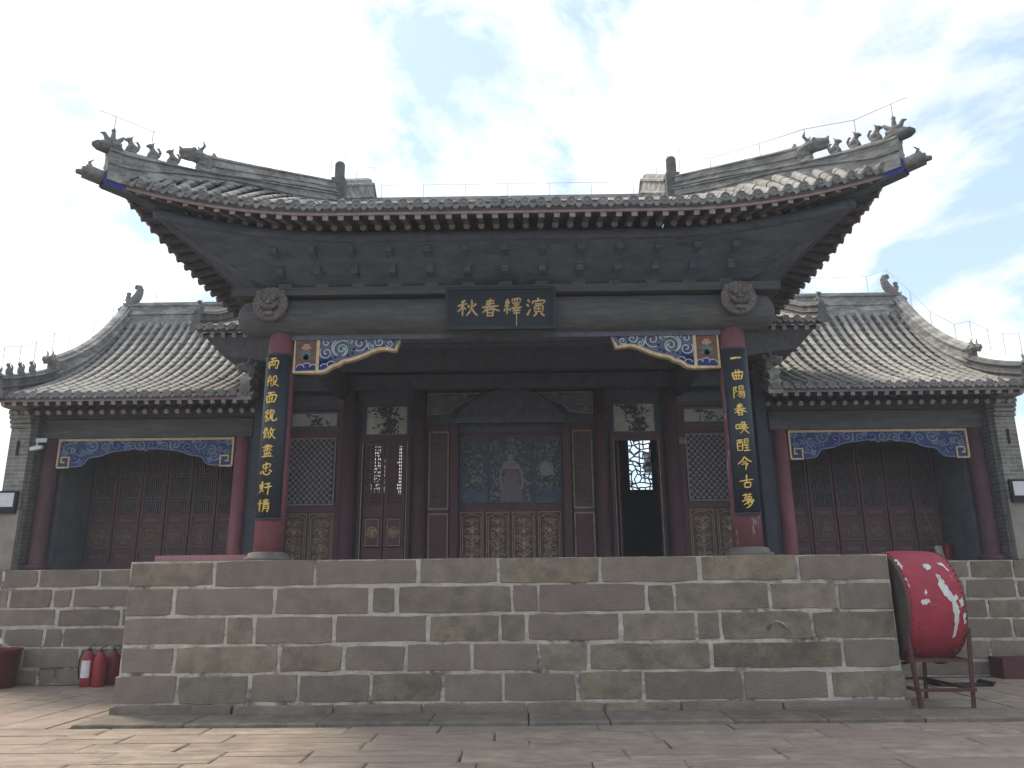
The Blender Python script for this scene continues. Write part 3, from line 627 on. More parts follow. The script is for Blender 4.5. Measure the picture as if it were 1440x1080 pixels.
# eave boards (pinkish strip under the drip tiles) and rafters
mb = MB()
pts = [front_pt(lerp(-5.2, 5.2, i/60), YE-eave_off(5.2-abs(lerp(-5.2, 5.2, i/60)))) for i in range(61)]
mb.sweep([p + Vector((0, 0.03, -0.085)) for p in pts], [(-0.012, -0.040), (0.012, -0.040), (0.012, 0.055), (-0.012, 0.055)])
mb.build('eave_board', EAVEB, hall)
for s in (-1, 1):
    mb = MB(); pts = []
    for i in range(51):
        y = lerp(YE-0.2, YB+0.2, i/50); e = (YR-YE+0.2)-abs(y-YR); pts.append(side_pt(s, XE+eave_off(e), y))
    mb.sweep([p + Vector((-s*0.03, 0, -0.085)) for p in pts], [(-0.012, -0.040), (0.012, -0.040), (0.012, 0.055), (-0.012, 0.055)]); mb.build('eave_board', EAVEB, hall)
sl = math.atan(0.30)
for i in range(50):
    x = (i-24.5)*0.2085; e = 5.2-abs(x)
    if e < 0.12: continue
    y0 = YE - eave_off(e) + 0.05; q = Vector((x, y0, zunder(y0-YE, e))); fan = -0.45*(1 if x > 0 else -1)*cc(e)**1.6
    rot = Matrix.Rotation(-fan, 4, 'Z') @ Matrix.Rotation(sl*(1-0.5*cc(e)), 4, 'X')
    inst('eave_rafter', ME_FLY, hall, q + Vector((0, 0, -0.155)), rot)
    y1 = YE - eave_off(e)*1.0 + 0.53
    if e > 0.5:
        q = Vector((x, y1, zunder(y1-YE, e))); inst('round_rafter', ME_RND, hall, q + Vector((0, 0, -0.215)), Matrix.Rotation(-fan, 4, 'Z') @ Matrix.Rotation(sl*(1-0.3*cc(e)), 4, 'X'))
for s in (-1, 1):
    n = 36
    for i in range(n):
        y = lerp(YE-0.05, YB+0.05, i/(n-1)); e = (YR-YE+0.2)-abs(y-YR)
        if e < 0.12: continue
        x0 = XE + eave_off(e) - 0.0; q = Vector((s*x0, y, zunder(XE-x0, e))); fan = (0.45 if y < YR else -0.45)*cc(e)**1.6*s
        inst('eave_rafter', ME_FLY, hall, q + Vector((0, 0, -0.155)), Matrix.Rotation(-fan, 4, 'Z') @ rotz_for(s, 0) @ Matrix.Rotation(sl*(1-0.5*cc(e)), 4, 'X'))
        if e > 0.5:
            q = Vector((s*(x0-0.53), y, zunder(XE-x0+0.53, e))); inst('round_rafter', ME_RND, hall, q + Vector((0, 0, -0.215)), Matrix.Rotation(-fan, 4, 'Z') @ rotz_for(s, 0) @ Matrix.Rotation(sl*(1-0.3*cc(e)), 4, 'X'))
# hip ridges, gable ridges, ornaments
def hipz(t): return None
HTOP = [(-0.3, 0.0)]
for s in (-1, 1):
    # hip: t from inner end (x=2.80,y=.98) to tip (5.45,-1.69)
    def hp(x): return Vector((s*x, 3.76-x, 0))
    lowtop = [(2.78, 7.97), (3.2, 7.86), (3.7, 7.70), (4.2, 7.53), (4.55, 7.45), (4.98, 7.40), (5.2, 7.38), (5.46, 7.39)]
    def interp(tab, x):
        for (a, za), (b, zb) in zip(tab[:-1], tab[1:]):
            if x <= b: return lerp(za, zb, (x-a)/(b-a))
        return tab[-1][1]
    xs = [2.78 + i*(5.28-2.78)/22 for i in range(23)]
    base = lambda x: zroof(XE-x, 0, 5.2-x) - 0.03 if x < 5.15 else zroof(-0.15, 0, 0.05) - 0.03
    pts = [hp(x) + Vector((0, 0, base(x))) for x in xs]
    mb = MB(); mb.sweep(pts, lambda i: ridge_sec(0.20, interp(lowtop, xs[i]) - base(xs[i]))); mb.build('hip_ridge', RIDGE, hall)
    uptop = [(2.70, 8.22), (3.2, 8.08), (3.48, 8.0), (4.0, 7.86), (4.29, 7.79), (4.46, 7.76)]
    xs2 = [2.72 + i*(4.44-2.72)/14 for i in range(15)]
    mb = MB(); mb.sweep([hp(x) + Vector((0, 0, interp(lowtop, x)-0.02)) for x in xs2], lambda i: [(a*0.8, max(b, 0)) for a, b in ridge_sec(0.20, interp(uptop, xs2[i]) - interp(lowtop, xs2[i]) + 0.02)]); mb.build('hip_ridge_upper', RIDGE, hall)
    ends = [(5.16, 7.385), (5.28, 7.395), (5.38, 7.39), (5.42, 7.38)]
    mb = MB(); mb.tube([hp(x) + Vector((0, 0, z-0.055)) for x, z in ends], [0.07, 0.085, 0.07, 0.03], 10); mb.build('ridge_tip', RIDGEDK, hall, True)
    out = facing(s, -1)
    inst('rooster_rider', ME_RIDER, hall, hp(5.26) + Vector((0, 0, 7.40)), out, (0.95,)*3)
    for x in (5.07, 4.87, 4.68): inst('ridge_beast', ME_BEAST, hall, hp(x) + Vector((0, 0, interp(lowtop, x) - 0.008)), facing(s, -1, 0.04), (1.0, 1.25, 1.0))
    inst('ridge_dragon', ME_DRAGON, hall, hp(4.45) + Vector((0, 0, 7.57)), out, (1.05, 1.15, 0.95))
    # gable (descending) ridge
    ys = [0.98 + i*(YR-0.98)/12 for i in range(13)]
    top = lambda y: zroof(y-YE, 0, 5) + lerp(0.50, 0.58, (y-0.98)/(YR-0.98))
    full = [(y, top(y)) for y in ys] + [(2*YR-y, top(y)) for y in reversed(ys[:-1])]
    mb = MB(); mb.sweep([(s*GX, y, zroof(min(y, 2*YR-y)-YE, 0, 5)-0.05) for y, _ in full], lambda i: ridge_sec(0.24, full[i][1] - zroof(min(full[i][0], 2*YR-full[i][0])-YE, 0, 5) + 0.05), lat=(1,0,0)); mb.build('gable_ridge', RIDGE, hall)
    mb = MB(); mb.box(s*GX-0.11, s*GX+0.11, 0.86, 1.06, zroof(2.2, 0, 5)-0.1, 8.22); mb.lathe([(0.085, 8.22), (0.085, 8.50), (0.06, 8.54)], (s*GX, 0.96, 0), 'z', 12); mb.build('ridge_end_post', RIDGEDK, hall)
    # gable triangle
    tri = [(YE+XE-GX, zroof(XE-GX, 0, 5)-0.1)] + [(y, zroof(y-YE, 0, 5)) for y in ys] + [(2*YR-y, zroof(y-YE, 0, 5)) for y in reversed(ys[:-1])] + [(YB-(XE-GX), zroof(XE-GX, 0, 5)-0.1)]
    mb = MB(); n = len(tri); xg = s*(GX-0.05)
    mb.add([(xg, a, b) for a, b in tri] + [(xg-s*0.08, a, b) for a, b in tri], [tuple(range(n)), tuple(reversed(range(n, 2*n)))] + [(i, (i+1)%n, n+(i+1)%n, n+i) for i in range(n)]); mb.build('gable_wall', BRICKDK, hall)
    # corner beam with dragon-head end
    a, b = Vector((s*3.34, 0.42, 6.60)), Vector((s*5.28, -1.52, 6.88))
    mb = MB(); mb.bar(a, b, 0.17, 0.22); mb.build('corner_beam', SLATEDK, hall)
    d = (b-a).normalized()
    mb = MB(); mb.bar(b-d*0.22, b+d*0.02, 0.19, 0.19); mb.build('beam_collar', BLUEP, hall)
    mb = MB(); mb.bar(b+d*0.0, b+d*0.25, 0.16, 0.14); mb.tube([b+d*0.02+Vector((0,0,-0.02)), b+d*0.18+Vector((0,0,0.02)), b+d*0.27+Vector((0,0,0.0))], [0.085, 0.08, 0.06], 8)
    mb.tube([b+d*0.16+Vector((0,0,0.06)), b+d*0.20+Vector((0,0,0.15)), b+d*0.15+Vector((0,0,0.21))], [0.028, 0.02, 0.006], 6); mb.tube([b+d*0.24+Vector((0,0,-0.02)), b+d*0.34+Vector((0,0,-0.05))], [0.05, 0.03], 6)
    mb.build('corner_dragon_head', BEAST, hall, True)
# eave purlins, coved soffit boards, bracket sets
mb = MB(); P1 = []
for i in range(41):
    x = lerp(-4.82, 4.82, i/40); c = cc(5.0-abs(x))
    P1.append(Vector((x, -0.62-0.42*c**2*1.05, 6.41+0.26*c**2)))
mb.tube(P1, 0.075, 10); mb.build('eave_purlin', SLATEDK, hall, True)
for s in (-1, 1):
    Q1 = []
    for i in range(31):
        y = lerp(-1.04, 2*YR+1.04, i/30); c = cc((YR-YE-0.2+0.2)-abs(y-YR)); Q1.append(Vector((s*(4.40+0.42*c**2), y, 6.41+0.26*c**2)))
    mb = MB(); mb.tube(Q1, 0.075, 10); mb.build('eave_purlin', SLATEDK, hall, True)
    mb = MB(); k = len(Q1); inner = [Vector((s*3.5, min(max(p.y, 0.3), 2*YR-0.3), 5.93)) for p in Q1]
    mb.add([p+Vector((0,0,-0.06)) for p in Q1] + inner, [(i, i+1, k+i+1, k+i) for i in range(k-1)]); mb.build('cove_board', SLATE, hall)
mb = MB(); k = len(P1); inner = [Vector((min(max(p.x, -3.5), 3.5), 0.30, 5.93)) for p in P1]
mb.add([p+Vector((0,0.0,-0.06)) for p in P1] + inner, [(i, i+1, k+i+1, k+i) for i in range(k-1)]); mb.build('cove_board', SLATE, hall)
bk = MB()
bk.box(-0.10, 0.10, -0.10, 0.10, 0.0, 0.10); bk.box(-0.05, 0.05, -0.42, 0.1, 0.11, 0.20); bk.box(-0.30, 0.30, -0.05, 0.05, 0.10, 0.19)
for x in (-0.26, 0, 0.26): bk.box(x-0.055, x+0.055, -0.06, 0.055, 0.20, 0.27)
bk.box(-0.05, 0.05, -0.78, 0.1, 0.28, 0.37); bk.box(-0.055, 0.055, -0.44, -0.33, 0.20, 0.28); bk.box(-0.27, 0.27, -0.43, -0.34, 0.281, 0.35)
ME_BK = bk.mesh('bracket_set', SLATEDK)
for i in range(13): inst('bracket_set', ME_BK, hall, (lerp(-3.3, 3.3, i/12), 0.215, 5.94))
for s in (-1, 1):
    for y in (1.2, 2.0, 2.8, 3.6): inst('bracket_set', ME_BK, hall, (s*3.51, y, 5.925), rotz_for(s, 0))
# lintels
mb = MB(); prf = [(0.02, -4.02), (0.16, -4.0), (0.25, -3.92), (0.285, -3.75), (0.29, 0), (0.285, 3.75), (0.25, 3.92), (0.16, 4.0), (0.02, 4.02)]
mb.lathe(prf, (0, 0.36, 5.545), 'x', 20); mb.build('main_lintel', BEAM, hall, True)
mb = MB(); mb.box(-4.1, 4.1, 0.12, 0.62, 5.84, 5.965); mb.build('plate_beam', BEAM, hall)
mb = MB(); mb.box(-3.2, 3.2, 0.30, 0.50, 5.19, 5.27); mb.build('lower_rail', DARKW, hall)
for s in (-1, 1):
    mb = MB(); mb.lathe([(0.22, 0.6), (0.22, 4.6)], (s*3.36, 0, 5.5), 'y', 14); mb.build('side_lintel', BEAM, hall, True)
    mb = MB(); mb.box(s*3.36-0.2, s*3.36+0.2, 0.64, 4.7, 5.84, 5.965); mb.build('plate_beam', BEAM, hall)
mb = MB(); mb.box(-3.3, 3.3, 0.5, 4.6, 5.97, 6.02); mb.build('stage_ceiling', DARKW, hall)
for yy, z0, z1 in ((1.7, 5.55, 5.9), (3.0, 5.5, 5.9)):
    mb = MB(); mb.box(-3.3, 3.3, yy, yy+0.22, z0, z1); mb.build('ceiling_beam', DARKW, hall)
# columns
for s in (-1, 1):
    mb = MB(); mb.lathe([(0.205, H+0.11), (0.207, H+1.2), (0.20, H+2.6), (0.19, 5.32)], (s*3.38, YC, 0), 'z', 24)
    c = mb.build('column', REDCOL if s < 0 else REDPEEL, hall, True)
    if s > 0: c['label'] = 'front column whose red paint is peeling at the foot'
    mb = MB(); mb.lathe([(0.33, H-0.01), (0.33, H+0.035), (0.28, H+0.05), (0.27, H+0.10), (0.22, H+0.115)], (s*3.38, YC, 0), 'z', 24); mb.build('column_base', PLINTH, c, True)
# lion mask beam ends
def lion_mesh():
    P = [('t', [(0,0.02,0),(0,0.16,0)], [0.235,0.235])]
    for i in range(22):
        a = 2*math.pi*i/22; P.append(('b', (0.225*math.cos(a), 0.02, 0.225*math.sin(a)), (0.042,0.05,0.042)))
    for i in range(15):
        a = 2*math.pi*(i+0.5)/15; P.append(('b', (0.17*math.cos(a), 0.0, 0.17*math.sin(a)), (0.034,0.035,0.034)))
    P += [('b', (0,-0.01,0.0), (0.14,0.06,0.14)), ('b', (0,-0.075,-0.005), (0.05,0.045,0.035)), ('t', [(0,-0.05,0.09),(0,-0.07,0.0)], [0.02,0.03])]
    for s in (-1, 1):
        P += [('b', (s*0.068,-0.06,0.055), 0.034), ('t', [(s*0.02,-0.07,0.095),(s*0.075,-0.075,0.115),(s*0.13,-0.05,0.08)], [0.016,0.022,0.012]), ('b', (s*0.10,-0.05,-0.035), (0.045,0.04,0.04)),
              ('t', [(0,-0.06,-0.115),(s*0.06,-0.065,-0.105),(s*0.115,-0.05,-0.065),(s*0.14,-0.03,-0.02)], [0.014,0.016,0.014,0.01]), ('t', [(0,-0.065,-0.055),(s*0.05,-0.07,-0.065),(s*0.1,-0.055,-0.045)], [0.014,0.014,0.01]),
              ('b', (s*0.045,-0.055,-0.165), (0.03,0.03,0.03)), ('t', [(s*0.15,0,0.13),(s*0.2,-0.02,0.2)], [0.04,0.02])]
    P.append(('b', (0,-0.06,-0.17), (0.03,0.03,0.035)))
    return named(blob(P, 0.009), 'lion_mask', CARVE)
LM = lion_mesh()
for s in (-1, 1):
    lx = s*3.44 - 0.02; lm_ = inst('lion_mask', LM, hall, (lx, -0.02, 5.66), None, (1.08, 1.15, 1.08)); lm_.scale = (1, 1, 1)
    f2 = lambda x, y, z, lx=lx: (x, y, z)
    mb = MB(); mb.strip(smooth_pts([(lx-0.135, 5.615), (lx-0.085, 5.565), (lx, 5.545), (lx+0.085, 5.565), (lx+0.135, 5.615)]), [0.006, 0.010, 0.016, 0.022, 0.026, 0.028, 0.030, 0.031, 0.032, 0.031, 0.030, 0.028, 0.026, 0.022, 0.016, 0.010, 0.006], -0.098, -0.05); mb.build('mouth', BLACKW, lm_)
    for ex_ in (-0.068, 0.068):
        mb = MB(); mb.strip(arc(lx+ex_, 5.713, 0.036, 0, 2*math.pi*11/12, 11), 0.014, -0.092, -0.06, closed=True); mb.build('eye_rim', BLACKW, lm_)
        mb = MB(); mb.strip(smooth_pts([(lx+ex_*0.3, 5.752), (lx+ex_*1.1, 5.777), (lx+ex_*2.0, 5.735)]), 0.016, -0.094, -0.05); mb.build('brow', CARVE, lm_)
    mb = MB(); mb.strip(smooth_pts([(lx-0.045, 5.64), (lx-0.02, 5.625), (lx, 5.632), (lx+0.02, 5.625), (lx+0.045, 5.64)]), 0.012, -0.118, -0.06); mb.build('nostrils', BLACKW, lm_)
# painted spandrel brackets
YQ = 0.33
for s in (-1, 1):
    X0, ZT = 3.15, 5.255
    fn = lambda x, y, z: (s*(X0-x), y, ZT+z)
    low = smooth_pts([(0.37,-0.555),(0.47,-0.535),(0.56,-0.47),(0.66,-0.44),(0.72,-0.395),(0.86,-0.365),(1.02,-0.31),(1.18,-0.235),(1.33,-0.205),(1.50,-0.235)], 3)
    outline = [(0.0, 0.0), (0.0, -0.555)] + low + [(1.60, 0.0)]
    q = MB(); q.prism(outline, YQ, YQ+0.07, fn); q = q.build('spandrel_bracket', PALEQ, hall)
    mb = MB(); mb.strip(outline, 0.045, YQ-0.022, YQ+0.08, fn, closed=True); mb.strip([(0.345,0.0),(0.345,-0.55)], 0.045, YQ-0.02, YQ, fn); mb.build('gilt_frame', GOLDP, q)
    mb = MB(); mb.box(min(s*(X0-0.02), s*(X0-0.325)), max(s*(X0-0.02), s*(X0-0.325)), YQ-0.006, YQ, ZT-0.535, ZT-0.02); mb.build('lotus_ground', RUST, q)
    mb = MB()
    for a in range(7):
        t = math.pi*(0.08+0.84*a/6); mb.strip([(0.17,-0.36),(0.17+0.11*math.cos(t),-0.36+0.17*math.sin(t))], [0.05,0.02], YQ-0.014, YQ-0.002, fn)
    mb.build('lotus_leaf', GREENP, q)
    mb = MB()
    for dx, dz in ((0,0),(-0.045,-0.01),(0.045,-0.01),(-0.02,0.03),(0.02,0.03),(0,-0.03)): mb.ball((s*(X0-0.17-dx), YQ-0.012, ZT-0.17+dz), (0.032,0.012,0.026), 8, 4)
    mb.build('lotus_flower', PINKP, q, True)
    mb = MB()
    for cx, cz, r in ((0.09,-0.50,0.06),(0.19,-0.47,0.065),(0.28,-0.49,0.05),(0.43,-0.47,0.08),(0.54,-0.43,0.07),(0.5,-0.36,0.06),(0.42,-0.39,0.05)):
        mb.prism(arc(cx, cz, r, 0, 2*math.pi*11/12, 11), YQ-0.012, YQ-0.001, fn)
    mb.build('wave_cloud', NAVY, q)
    sets = [('scroll', VIOLET, [(0.47,-0.26,0.085,1.5,2.5),(0.97,-0.115,0.105,1.6,4.2),(1.41,-0.13,0.05,1.3,3.5)], 0.026), ('scroll', GREENP, [(0.70,-0.21,0.125,2.0,0.6),(0.83,-0.08,0.05,1.4,0.5),(1.26,-0.10,0.075,1.5,1.0)], 0.022), ('scroll', SKYB, [(0.70,-0.21,0.17,1.0,1.2),(1.14,-0.17,0.05,1.3,2.0),(0.47,-0.1,0.07,1.2,0.2)], 0.022)]
    for nm, m, sp_, w in sets:
        mb = MB()
        for cx, cz, r, tn, a0 in sp_: mb.strip(spiral(cx, cz, r*1.08, tn*1.1, a0), w, YQ-0.010, YQ-0.001, fn)
        mb.build(nm, m, q)
    mb = MB()
    for cx, cz, r, tn, a0 in sum([x[2] for x in sets], []): mb.strip(spiral(cx, cz, r*1.2, tn*0.95, a0), 0.016, YQ-0.014, YQ-0.001, fn)
    for cx, cz, r in ((0.09,-0.50,0.062),(0.19,-0.48,0.065),(0.28,-0.49,0.052),(0.45,-0.49,0.06),(0.55,-0.45,0.06)): mb.strip(arc(cx, cz, r, 0.2, 2.9, 8), 0.012, YQ-0.016, YQ-0.001, fn)
    mb.build('white_line', WHITEP, q)
    mb = MB()
    for cx, cz in ((0.40,-0.05),(0.56,-0.07),(0.62,-0.04),(0.60,-0.33),(0.80,-0.30),(0.88,-0.2),(1.06,-0.2),(1.09,-0.05),(1.33,-0.05),(1.33,-0.16),(1.47,-0.08),(0.86,-0.27)): mb.ball((s*(X0-cx), YQ-0.004, ZT+cz), (0.026,0.01,0.024), 7, 4)
    mb.build('blue_berry', NAVY, q, True)

# ---------------------------------------------------------------- back of the stage
YW = 4.5
W = MB()
for a, b, c, d in ((-5.1,-2.92,1.98,6.4),(2.92,5.1,1.98,6.4),(-2.05,2.05,1.98,6.4),(-2.92,-2.05,4.40,6.4),(2.05,2.92,4.40,6.4)): W.box(a, b, YW+0.06, YW+0.14, c, d)
W.build('back_wall', DARKW, hall)
mb = MB(); mb.box(-4.6, 4.6, YW-0.25, YW+0.05, 5.42, 5.72); mb.build('back_lintel', DARKW, hall)
mb = MB(); mb.box(-4.6, 4.6, YW-0.2, YW+0.05, 5.80, 6.0); mb.build('back_lintel', DARKW, hall)
for x, r in ((-3.19, 0.145), (3.19, 0.145), (-1.78, 0.12), (1.78, 0.12), (-4.65, 0.15), (4.65, 0.15)):
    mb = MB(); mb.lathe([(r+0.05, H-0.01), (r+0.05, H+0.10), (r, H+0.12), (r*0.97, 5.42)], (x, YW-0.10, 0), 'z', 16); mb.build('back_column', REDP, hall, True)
def frame(mb, x0, x1, z0, z1, y, w=0.05, t=0.05):
    mb.box(x0, x1, y-t, y, z0, z0+w); mb.box(x0, x1, y-t, y, z1-w, z1); mb.box(x0, x0+w, y-t, y, z0+w, z1-w); mb.box(x1-w, x1, y-t, y, z0+w, z1-w); return mb
def carved_panel(x0, x1, z0, z1, y, parent, seed, mat=GILT, round_=False):
    """carved board: moulded frame and scrolling relief"""
    rr = random.Random(seed); w = x1-x0; h = z1-z0; cx = (x0+x1)/2; cz = (z0+z1)/2
    p = MB(); p.box(x0, x1, y-0.012, y+0.03, z0, z1); p = p.build('carved_panel', MAROON, parent)
    mb = MB(); frame(mb, x0+0.008, x1-0.008, z0+0.008, z1-0.008, y-0.012, 0.014, 0.014)
    if not round_:
        i = 0.05*min(1, w/0.4); mb.strip([(x0+i+0.03, z0+i), (x1-i-0.03, z0+i), (x1-i, z0+i+0.04), (x1-i, z1-i-0.06), (cx+w*0.15, z1-i), (cx-w*0.15, z1-i), (x0+i, z1-i-0.06), (x0+i, z0+i+0.04)], 0.014, y-0.026, y-0.010, closed=True)
    mb.build('gilt_moulding', mat, p)
    mb = MB()
    if round_:
        r = min(w, h)*0.36
        mb.strip([(cx+r*math.cos(a)*(1 if abs(math.cos(a)) < 0.8 else 0.95), cz+r*math.sin(a)) for a in [2*math.pi*i/20 for i in range(20)]], 0.016, y-0.03, y-0.01, closed=True)
        for k in range(6):
            a = 2*math.pi*k/6 + rr.random(); mb.strip(spiral(cx+r*0.55*math.cos(a), cz+r*0.55*math.sin(a), r*0.36, 1.2, a, rr.choice((-1,1)), 10), 0.016, y-0.028, y-0.01)
        mb.strip(spiral(cx, cz, r*0.4, 1.5, rr.random()*6, 1, 12), 0.018, y-0.03, y-0.01)
    else:
        n = 5
        for k in range(n):
            zz = lerp(z0+h*0.14, z1-h*0.2, k/(n-1)); r = w*0.17
            for sx in (-1, 1):
                mb.strip(spiral(cx+sx*w*0.17, zz, r, 1.3, rr.random()*0.8+1.2, sx, 12), 0.011, y-0.03, y-0.01)
                mb.strip([(cx, zz-0.03), (cx+sx*w*0.2, zz+0.05), (cx+sx*w*0.3, zz+0.02)], [0.018,0.014,0.006], y-0.028, y-0.01)
        for k in range(26):
            px, pz = cx + rr.uniform(-0.30, 0.30)*w, lerp(z0+h*0.1, z1-h*0.16, rr.random()); mb.strip(spiral(px, pz, w*rr.uniform(0.05, 0.11), 1.2, rr.random()*6, rr.choice((-1, 1)), 8), 0.009, y-0.024, y-0.01)
        mb.strip([(cx, z0+h*0.1), (cx+w*0.03, cz), (cx, z1-h*0.14)], 0.016, y-0.03, y-0.01)
        mb.ball((cx, y-0.02, cz+h*0.12), (w*0.09, 0.02, w*0.10), 8, 5); mb.ball((cx, y-0.02, cz-h*0.12), (w*0.08, 0.02, w*0.09), 8, 5)
    mb.build('relief', mat, p)
    return p
def ink_picture(x0, x1, z0, z1, y, parent, seed, n=46):
    rr = random.Random(seed); p = MB(); p.box(x0, x1, y-0.01, y, z0, z1); p = p.build('ink_painting', PAPER, parent)
    mb = MB(); frame(mb, x0-0.03, x1+0.03, z0-0.03, z1+0.03, y, 0.032, 0.03); mb.build('picture_frame', DARKW, p)
    w, h = x1-x0, z1-z0; mb = MB(); fl = rr.choice((-1, 1)); cx = (x0+x1)/2 - fl*w*0.08
    base = [(cx+fl*w*0.05, z0+h*0.06), (cx, z0+h*0.3), (cx-fl*w*0.04, z0+h*0.5), (cx+fl*w*0.06, z0+h*0.75), (cx+fl*w*0.2, z0+h*0.9)]
    mb.strip(smooth_pts(base), [0.02]*17, y-0.014, y-0.009)
    for k in range(n):
        t = rr.random(); bx, bz = base[min(int(t*5), 4)]
        px, pz = bx+rr.gauss(0, w*0.13), bz+rr.gauss(0, h*0.10)
        px = min(max(px, x0+0.03), x1-0.03); pz = min(max(pz, z0+0.03), z1-0.03); a = rr.uniform(0, 3.1); l = rr.uniform(0.03, 0.07)*min(1, h/0.3)
        mb.strip([(px-l*math.cos(a), pz-l*math.sin(a)), (px, pz), (px+l*math.cos(a), pz+l*math.sin(a))], [0.010, 0.036*min(1, h/0.4), 0.008], y-0.013-0.0001*k, y-0.009)
    mb.build('ink_strokes', INK, p); return p
def lattice_dots(x0, x1, z0, z1, y, parent):
    p = MB(); p.box(x0, x1, y+0.035, y+0.05, z0, z1); p = p.build('lattice_screen', BLACKW, parent)
    mb = MB(); frame(mb, x0, x1, z0, z1, y+0.035, 0.03, 0.035); st = 0.098; k = 0
    zz = z0+0.07; row = 0
    while zz < z1-0.04:
        xx = x0+0.06 + (st*0.58 if row % 2 else 0)
        while xx < x1-0.04:
            mb.lathe([(0.036, y+0.033), (0.036, y+0.008), (0.020, y+0.002)], (xx, 0, zz), 'y', 6); xx += st*1.16
        zz += st*0.62; row += 1
    rib = MB()
    for sg in (-1, 1):      # diagonal ribs between the bosses
        t = x0 - (z1-z0)
        while t < x1 + (z1-z0):
            pts = []
            for q in range(41):
                z_ = lerp(z0, z1, q/40); x_ = t + sg*(z_-z0)*0.935
                if x0+0.03 < x_ < x1-0.03: pts.append((x_, z_))
            if len(pts) > 1: rib.strip([pts[0], pts[-1]], 0.012, y+0.022, y+0.034)
            t += st*1.16
    mb.build('lattice', BOSS, p); rib.build('lattice_rib', DARKW, p); return p
for s in (-1, 1):
    A = lambda a, b: (min(s*a, s*b), max(s*a, s*b))
    # outer bay: painted frieze, lattice, carved panels
    bay = MB(); x0, x1 = A(3.34, 4.5); bay.box(x0, x1, YW+0.0, YW+0.055, H, 5.36); bay = bay.build('panelled_bay', DARKW, hall)
    mb = MB(); frame(mb, x0, x1, H, 5.15, YW, 0.09, 0.05); mb.box(x0+0.09, x1-0.09, YW-0.045, YW, 3.03, 3.14); mb.box(x0+0.09, x1-0.09, YW-0.045, YW, 4.52, 4.66); mb.build('bay_frame', MAROON, bay)
    a0, a1 = A(3.48, 4.38); ink_picture(a0, a1, 4.74, 5.0, YW-0.004, bay, 5+s, 30)
    a0, a1 = A(3.46, 4.40); lattice_dots(a0, a1, 3.16, 4.5, YW-0.06, bay)
    for c0, c1, sd in ((3.44, 3.93, 1), (3.96, 4.45, 2)):
        a0, a1 = A(c0, c1); carved_panel(a0, a1, 2.02, 3.01, YW-0.02, bay, sd+7*s)
    # door bay: ink picture above the door
    a0, a1 = A(2.07, 2.88); ink_picture(a0, a1, 4.56, 5.12, YW-0.0, hall, 21+s, 120)
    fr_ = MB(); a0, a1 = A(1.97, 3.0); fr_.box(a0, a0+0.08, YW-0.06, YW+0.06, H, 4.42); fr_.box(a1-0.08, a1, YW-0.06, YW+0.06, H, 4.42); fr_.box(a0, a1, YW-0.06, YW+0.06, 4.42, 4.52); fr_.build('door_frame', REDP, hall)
    mb = MB(); mb.strip([(a0+0.075, H), (a0+0.075, 4.40), (a1-0.075, 4.40), (a1-0.075, H)], 0.016, YW-0.072, YW-0.060); mb.build('gilt_edge', GILT, hall)
    # narrow panel between door column and shrine
    a0, a1 = A(1.22, 1.62); mb = MB(); mb.box(a0, a1, YW-0.02, YW+0.05, H, 4.75); nb = mb.build('narrow_panel', MAROON, hall)
    mb = MB(); frame(mb, a0, a1, 3.05, 4.6, YW-0.02, 0.03, 0.015); frame(mb, a0, a1, 2.03, 2.98, YW-0.02, 0.03, 0.015); mb.build('panel_moulding', GILT, nb)
    a0, a1 = A(1.27, 1.57); mb = MB()
    for i in range(9): mb.box(lerp(a0, a1, (i+0.5)/9)-0.006, lerp(a0, a1, (i+0.5)/9)+0.006, YW-0.034, YW-0.02, 3.08, 4.57)
    for i in range(12): mb.box(a0, a1, YW-0.033, YW-0.021, lerp(3.1, 4.55, i/11)-0.006, lerp(3.1, 4.55, i/11)+0.006)
    mb.build('lattice', LATT, nb)
    # shrine posts
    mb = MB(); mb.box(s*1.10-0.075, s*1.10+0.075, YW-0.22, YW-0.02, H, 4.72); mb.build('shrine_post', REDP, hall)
# left door: closed double leaf with lattice
for i, (a, b) in enumerate(((-2.90, -2.50), (-2.48, -2.08))):
    d = MB(); frame(d, a, b, H+0.02, 4.38, YW+0.05, 0.055, 0.06); d.box(a+0.055, b-0.055, YW-0.005, YW+0.045, 3.06, 3.16); d.box(a+0.055, b-0.055, YW, YW+0.04, H+0.07, 2.34); d.box(a+0.055, b-0.055, YW, YW+0.04, 2.92, 3.06); d = d.build('door_leaf', MAROON, hall)
    mb = MB(); x0, x1 = a+0.055, b-0.055
    for k in range(9): xx = lerp(x0, x1, (k+0.5)/9); mb.box(xx-0.010, xx+0.010, YW+0.0, YW+0.03, 3.16, 4.32)
    for k in range(18): zz = lerp(3.16, 4.32, (k+0.5)/18); mb.box(x0, x1, YW+0.002, YW+0.028, zz-0.010, zz+0.010)
    mb.build('lattice', MAROON, d)
    carved_panel(x0+0.005, x1-0.005, 2.36, 2.90, YW-0.002, d, 40+i, GILT, True)
# right door: leaf swung inwards, dark room behind
d = MB(); d.box(2.12, 2.17, YW+0.16, YW+0.95, H+0.02, 4.36); d = d.build('open_door_leaf', MAROON, hall)
